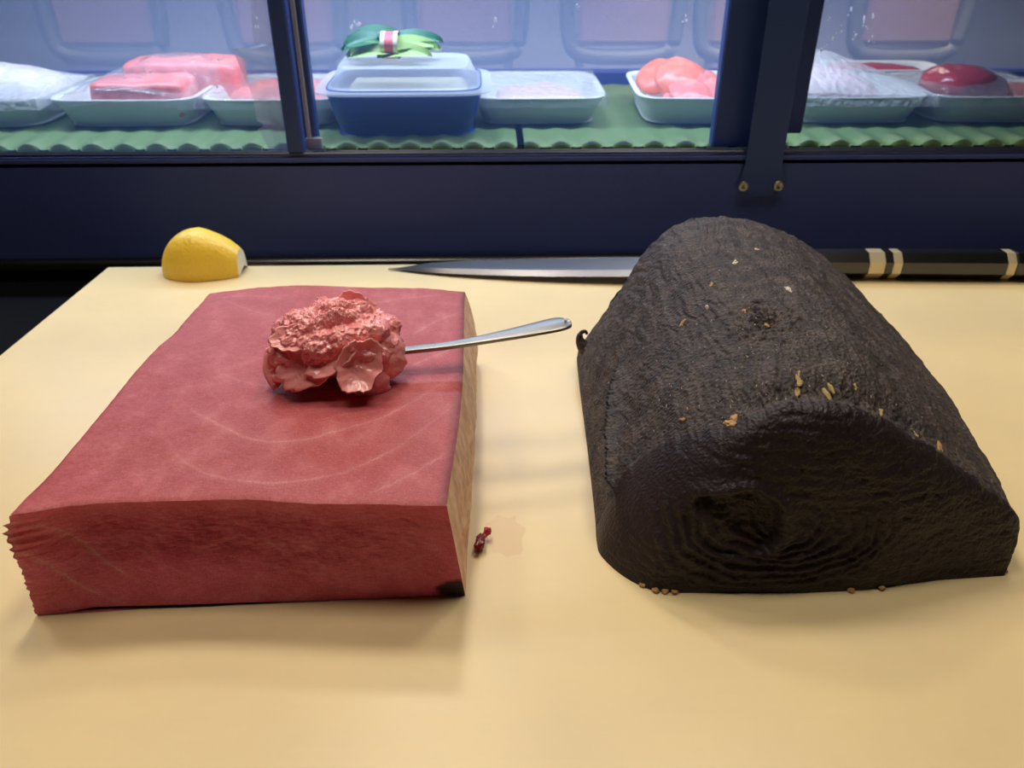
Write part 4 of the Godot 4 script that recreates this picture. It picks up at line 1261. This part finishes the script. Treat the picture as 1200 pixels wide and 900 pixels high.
	# curled flakes of flesh: [centre, facing, radius x, radius y, hollow, spin]
	var fl := [
		[Vector3(-0.0650, top + 0.0160, -0.3232), Vector3(0.28, 0.60, 1.0), 0.0105, 0.0135, 0.0062, -0.55],
		[Vector3(-0.0765, top + 0.0190, -0.3255), Vector3(-0.30, 0.95, 0.9), 0.0150, 0.0080, 0.0030, 0.75],
		[Vector3(-0.0865, top + 0.0155, -0.3245), Vector3(-0.20, 0.60, 1.0), 0.0185, 0.0105, 0.0028, 0.50],
		[Vector3(-0.0600, top + 0.0040, -0.3240), Vector3(0.35, 0.0, 1.0), 0.0100, 0.0080, -0.0020, -0.2],
		[Vector3(-0.0690, top + 0.0345, -0.3510), Vector3(0.2, 0.45, 1.0), 0.0060, 0.0085, 0.0030, 0.7],
		[Vector3(-0.0510, top + 0.0165, -0.3330), Vector3(0.7, 0.5, 0.9), 0.0100, 0.0115, -0.0030, 0.2],
		[Vector3(-0.1040, top + 0.0140, -0.3350), Vector3(-0.6, 0.5, 1.0), 0.0070, 0.0090, 0.0025, 0.3],
		[Vector3(-0.0945, top + 0.0260, -0.3310), Vector3(-0.2, 1.0, 0.8), 0.0120, 0.0075, 0.0030, 0.2],
	]
	for q in fl:
		var rx: float = q[2]
		var ry: float = q[3]
		var hol: float = q[4]
		var sheet := func(u: float, v: float) -> Vector3:
			var inner := v <= 0.5
			var r := (v if inner else 1.0 - v) * 2.0
			var a := u * TAU
			var wob := 1.0 + 0.30 * noise_a.get_noise_3d(cos(a) * 1.3 + rx * 900.0, sin(a) * 1.3, ry * 700.0)
			var x := cos(a) * r * rx * wob
			var y := sin(a) * r * ry * wob
			var th := 0.0011 * sqrt(maxf(1.0 - r * r * r * r, 0.0)) + 0.0002
			var z := hol * r * r + 0.0008 * noise_a.get_noise_3d(x * 130.0, y * 130.0, rx * 4000.0)
			return Vector3(x, y, z + (th if inner else -th))
		var fz: Vector3 = (q[1] as Vector3).normalized()
		var fx := Vector3.UP.cross(fz).normalized()
		var bb := Basis(fx, fz.cross(fx), fz) * Basis(Vector3.BACK, q[5])
		var node := part("flesh_flake", grid(sheet, 56, 28), m.flake_flesh, mt)
		node.transform = Transform3D(bb, mo + q[0])
	# glossy flesh-pink beads, added to give the wet flesh its sparkle
	var beads := start()
	for k in 420:
		var p: Vector3 = f.call(rng.randf(), rng.randf_range(0.45, 0.93))
		var r := rng.randf_range(0.00028, 0.00062)
		var bead := SphereMesh.new()
		bead.radius = r
		bead.height = r * 2.0
		bead.radial_segments = 8
		bead.rings = 4
		beads.append_from(bead, 0, Transform3D(Basis.IDENTITY, p))
	var wet := mat(Color(1.0, 0.72, 0.72), 0.04, 0.0, 0.8)
	part("sparkle_beads", beads.commit(), wet, mt, mo).set_meta("kind", "stuff")
	# thin shreds that hang at the left
	for q in [[Vector3(-0.1100, top + 0.0180, -0.3400), Vector3(-0.1115, top + 0.0090, -0.3330), Vector3(-0.1060, top + 0.0020, -0.3280)], [Vector3(-0.1080, top + 0.0060, -0.3310), Vector3(-0.1015, top + 0.0080, -0.3250), Vector3(-0.0950, top + 0.0040, -0.3220)]]:
		part("shred", tube(q, [0.0024, 0.0020, 0.0026]), m.flake_flesh, mt, mo)

# ------------------------------------------------------------------ knife, lemon, scraps
func knife() -> void:
	var t := thing("sushi_knife", "long slim sushi knife with black octagonal handle and pale rings", "knife", Vector3(0.17, 0, -0.615))
	var o := -Vector3(0.17, 0, -0.615)
	# blade: x along, edge towards the camera
	var edge_z := [-0.6340, -0.6235, -0.6150, -0.6085, -0.6030, -0.5990, -0.5955, -0.5925, -0.5900, -0.5885, -0.5875]
	var spine_z := [-0.6350, -0.6365, -0.6360, -0.6335, -0.6310, -0.6285, -0.6265, -0.6245, -0.6225, -0.6208, -0.6190]
	var bf := func(u: float, v: float) -> Vector3:
		var x := lerpf(-0.0924, 0.244, v)
		var t2 := v * 10.0
		var e := spline1(edge_z, t2)
		var s := spline1(spine_z, t2)
		var h := lerpf(0.0012, 0.0118, v)
		# section: edge, bevel line, spine top, spine bottom, back to the edge
		var k := u * 4.0
		var th := 0.0030 * smoothstep(0.0, 0.12, v) + 0.0004
		var pts := [Vector2(e, 0.0), Vector2(lerpf(e, s, 0.22), th * 0.85), Vector2(lerpf(e, s, 0.97), th), Vector2(s, 0.0), Vector2(e, -0.0002)]
		var a := mini(int(k), 3)
		var q: Vector2 = pts[a].lerp(pts[a + 1], k - a)
		q.y += (e - q.x) * 0.075 * smoothstep(0.0, 0.25, v)
		return Vector3(x, h + q.y, q.x)
	part("blade", flat(bf, 4, 90), m.steel_dark, t, o)
	# handle: octagonal, slightly tapered
	var dir := Vector3(0.19, 0.0, 0.0085).normalized()
	var prism := func(x0: float, x1: float, r0: float, r1: float, ch: float) -> ArrayMesh:
		var f := func(u: float, v: float) -> Vector3:
			var a := (u + 1.0 / 16.0) * TAU
			var xx: float = [x0, x0 + ch * 0.2, x0 + ch, x1 - ch, x1 - ch * 0.2, x1][int(round(v * 5))]
			var rr := lerpf(r0, r1, (xx - x0) / (x1 - x0))
			var j := int(round(v * 5))
			if j == 0 or j == 5:
				rr = 0.0002
			elif j == 1 or j == 4:
				rr -= ch * 0.8
			return Vector3(xx, cos(a) * rr * 1.04, sin(a) * rr * 1.04)
		return flat(f, 8, 5)
	var root := Vector3(0.2470, 0.0124, -0.6118)
	var turn := Vector3(0, -atan2(0.0085, 0.19), 0)
	part("ferrule", prism.call(-0.006, 0.0660, 0.0112, 0.0117, 0.0012), m.handle, t, o + root, turn)
	part("ring", prism.call(0.0655, 0.0785, 0.01185, 0.01185, 0.0003), m.ring, t, o + root, turn)
	part("spacer", prism.call(0.0784, 0.0852, 0.0118, 0.0118, 0.0003), m.handle, t, o + root, turn)
	part("ring", prism.call(0.0851, 0.0925, 0.01190, 0.01190, 0.0003), m.ring, t, o + root, turn)
	part("grip", prism.call(0.0924, 0.1790, 0.0119, 0.0122, 0.0003), m.handle, t, o + root, turn)
	part("ring", prism.call(0.1789, 0.1860, 0.01225, 0.01225, 0.0003), m.ring, t, o + root, turn)
	part("butt", prism.call(0.1859, 0.2040, 0.0122, 0.0120, 0.0022), m.handle, t, o + root, turn)

# a grid whose faces are flat
func flat(f: Callable, nu: int, nv: int) -> ArrayMesh:
	var st := start()
	for i in nu:
		for j in nv:
			var a: Vector3 = f.call(float(i) / nu, float(j) / nv)
			var b: Vector3 = f.call(float(i + 1) / nu, float(j) / nv)
			var c: Vector3 = f.call(float(i + 1) / nu, float(j + 1) / nv)
			var d: Vector3 = f.call(float(i) / nu, float(j + 1) / nv)
			var lo: Vector3 = f.call(0.0, float(j) / nv)
			var mid: Vector3 = (lo + f.call(0.5, float(j) / nv)) * 0.5
			var out := (a + b + c + d) * 0.25 - mid
			if j == 0 and nv < 10:
				out = Vector3(-1, 0, 0)
			elif j == nv - 1 and nv < 10:
				out = Vector3(1, 0, 0)
			add_quad(st, a, b, c, d, out)
	return finish(st)

func lemon() -> void:
	var t := thing("lemon_half", "half a yellow lemon lying cut side down on the board", "lemon", Vector3(-0.249, 0, -0.634))
	var f := func(u: float, v: float) -> Vector3:
		# v along the fruit (left to right), u over the dome from front foot to back foot
		var x := lerpf(-0.0345, 0.0315, v)
		var s := (x + 0.002) / 0.034
		var r := sqrt(maxf(1.0 - s * s * (0.98 if s < 0.0 else 0.62), 0.0))
		if s > 0.0:
			r *= 1.0 - 0.16 * s
		var a := u * PI
		var e := 2.5
		var cx := cos(a)
		var sy := sin(a)
		var k := pow(pow(absf(cx), e) + pow(absf(sy), e), -1.0 / e)
		var p := Vector3(x, sy * k * 0.0385 * r, cx * k * 0.0235 * r)
		p += Vector3(0, sy, cx) * (0.0005 * noise_a.get_noise_3d(p.x * 40.0, p.y * 40.0, p.z * 40.0) + 0.00018 * noise_a.get_noise_3d(p.x * 420.0, p.y * 420.0, p.z * 420.0))
		p.y = maxf(p.y, 0.0004)
		return p
	part("peel", grid(f, 70, 80, true), m.lemon, t)
	var cap := func(u: float, v: float) -> Vector3:
		var e: Vector3 = f.call(u, 1.0)
		var c := Vector3(0.0330, 0.006, 0.0)
		return e.lerp(c, v)
	part("pith", grid(cap, 40, 6, true), m.pith, t)
	var under := func(u: float, v: float) -> Vector3:
		return (f.call(0.0, v) as Vector3).lerp(f.call(1.0, v), u)
	part("cut_side", grid(under, 10, 40), m.pith, t)

func small_things() -> void:
	var stain := clear(Color(0.85, 0.40, 0.34, 0.07), 0.4)
	var sf := func(u: float, v: float) -> Vector3:
		var a := u * TAU
		var r := v * (1.0 + 0.35 * noise_a.get_noise_2d(cos(a) * 1.5 + 7.0, sin(a) * 1.5))
		return Vector3(cos(a) * r * 0.0085, 0.00035 * (1.0 - v * v) + 0.00005, sin(a) * r * 0.0150)
	tag(part("juice_smear", grid(sf, 40, 8, true), stain, self, Vector3(0.0035, 0.0, -0.283)), "faint pink juice smear on the board right of the tuna block", "stain")
	var t := thing("meat_scrap", "small dark red scrap of flesh beside the lower right corner of the tuna block", "scrap", Vector3(-0.0085, 0.0012, -0.2735))
	part("shred", lump(Vector3(0.0022, 0.0016, 0.0062), 2.2, 0.002, 260.0, 3.0, 20, 14), m.scrap, t, Vector3(0, 0.0022, 0), Vector3(0.15, -0.15, 0))
	part("shred", lump(Vector3(0.0016, 0.0012, 0.0040), 2.2, 0.002, 300.0, 6.0, 16, 10), m.red_fish, t, Vector3(0.0033, 0.0030, -0.0062), Vector3(0.2, -0.55, 0))
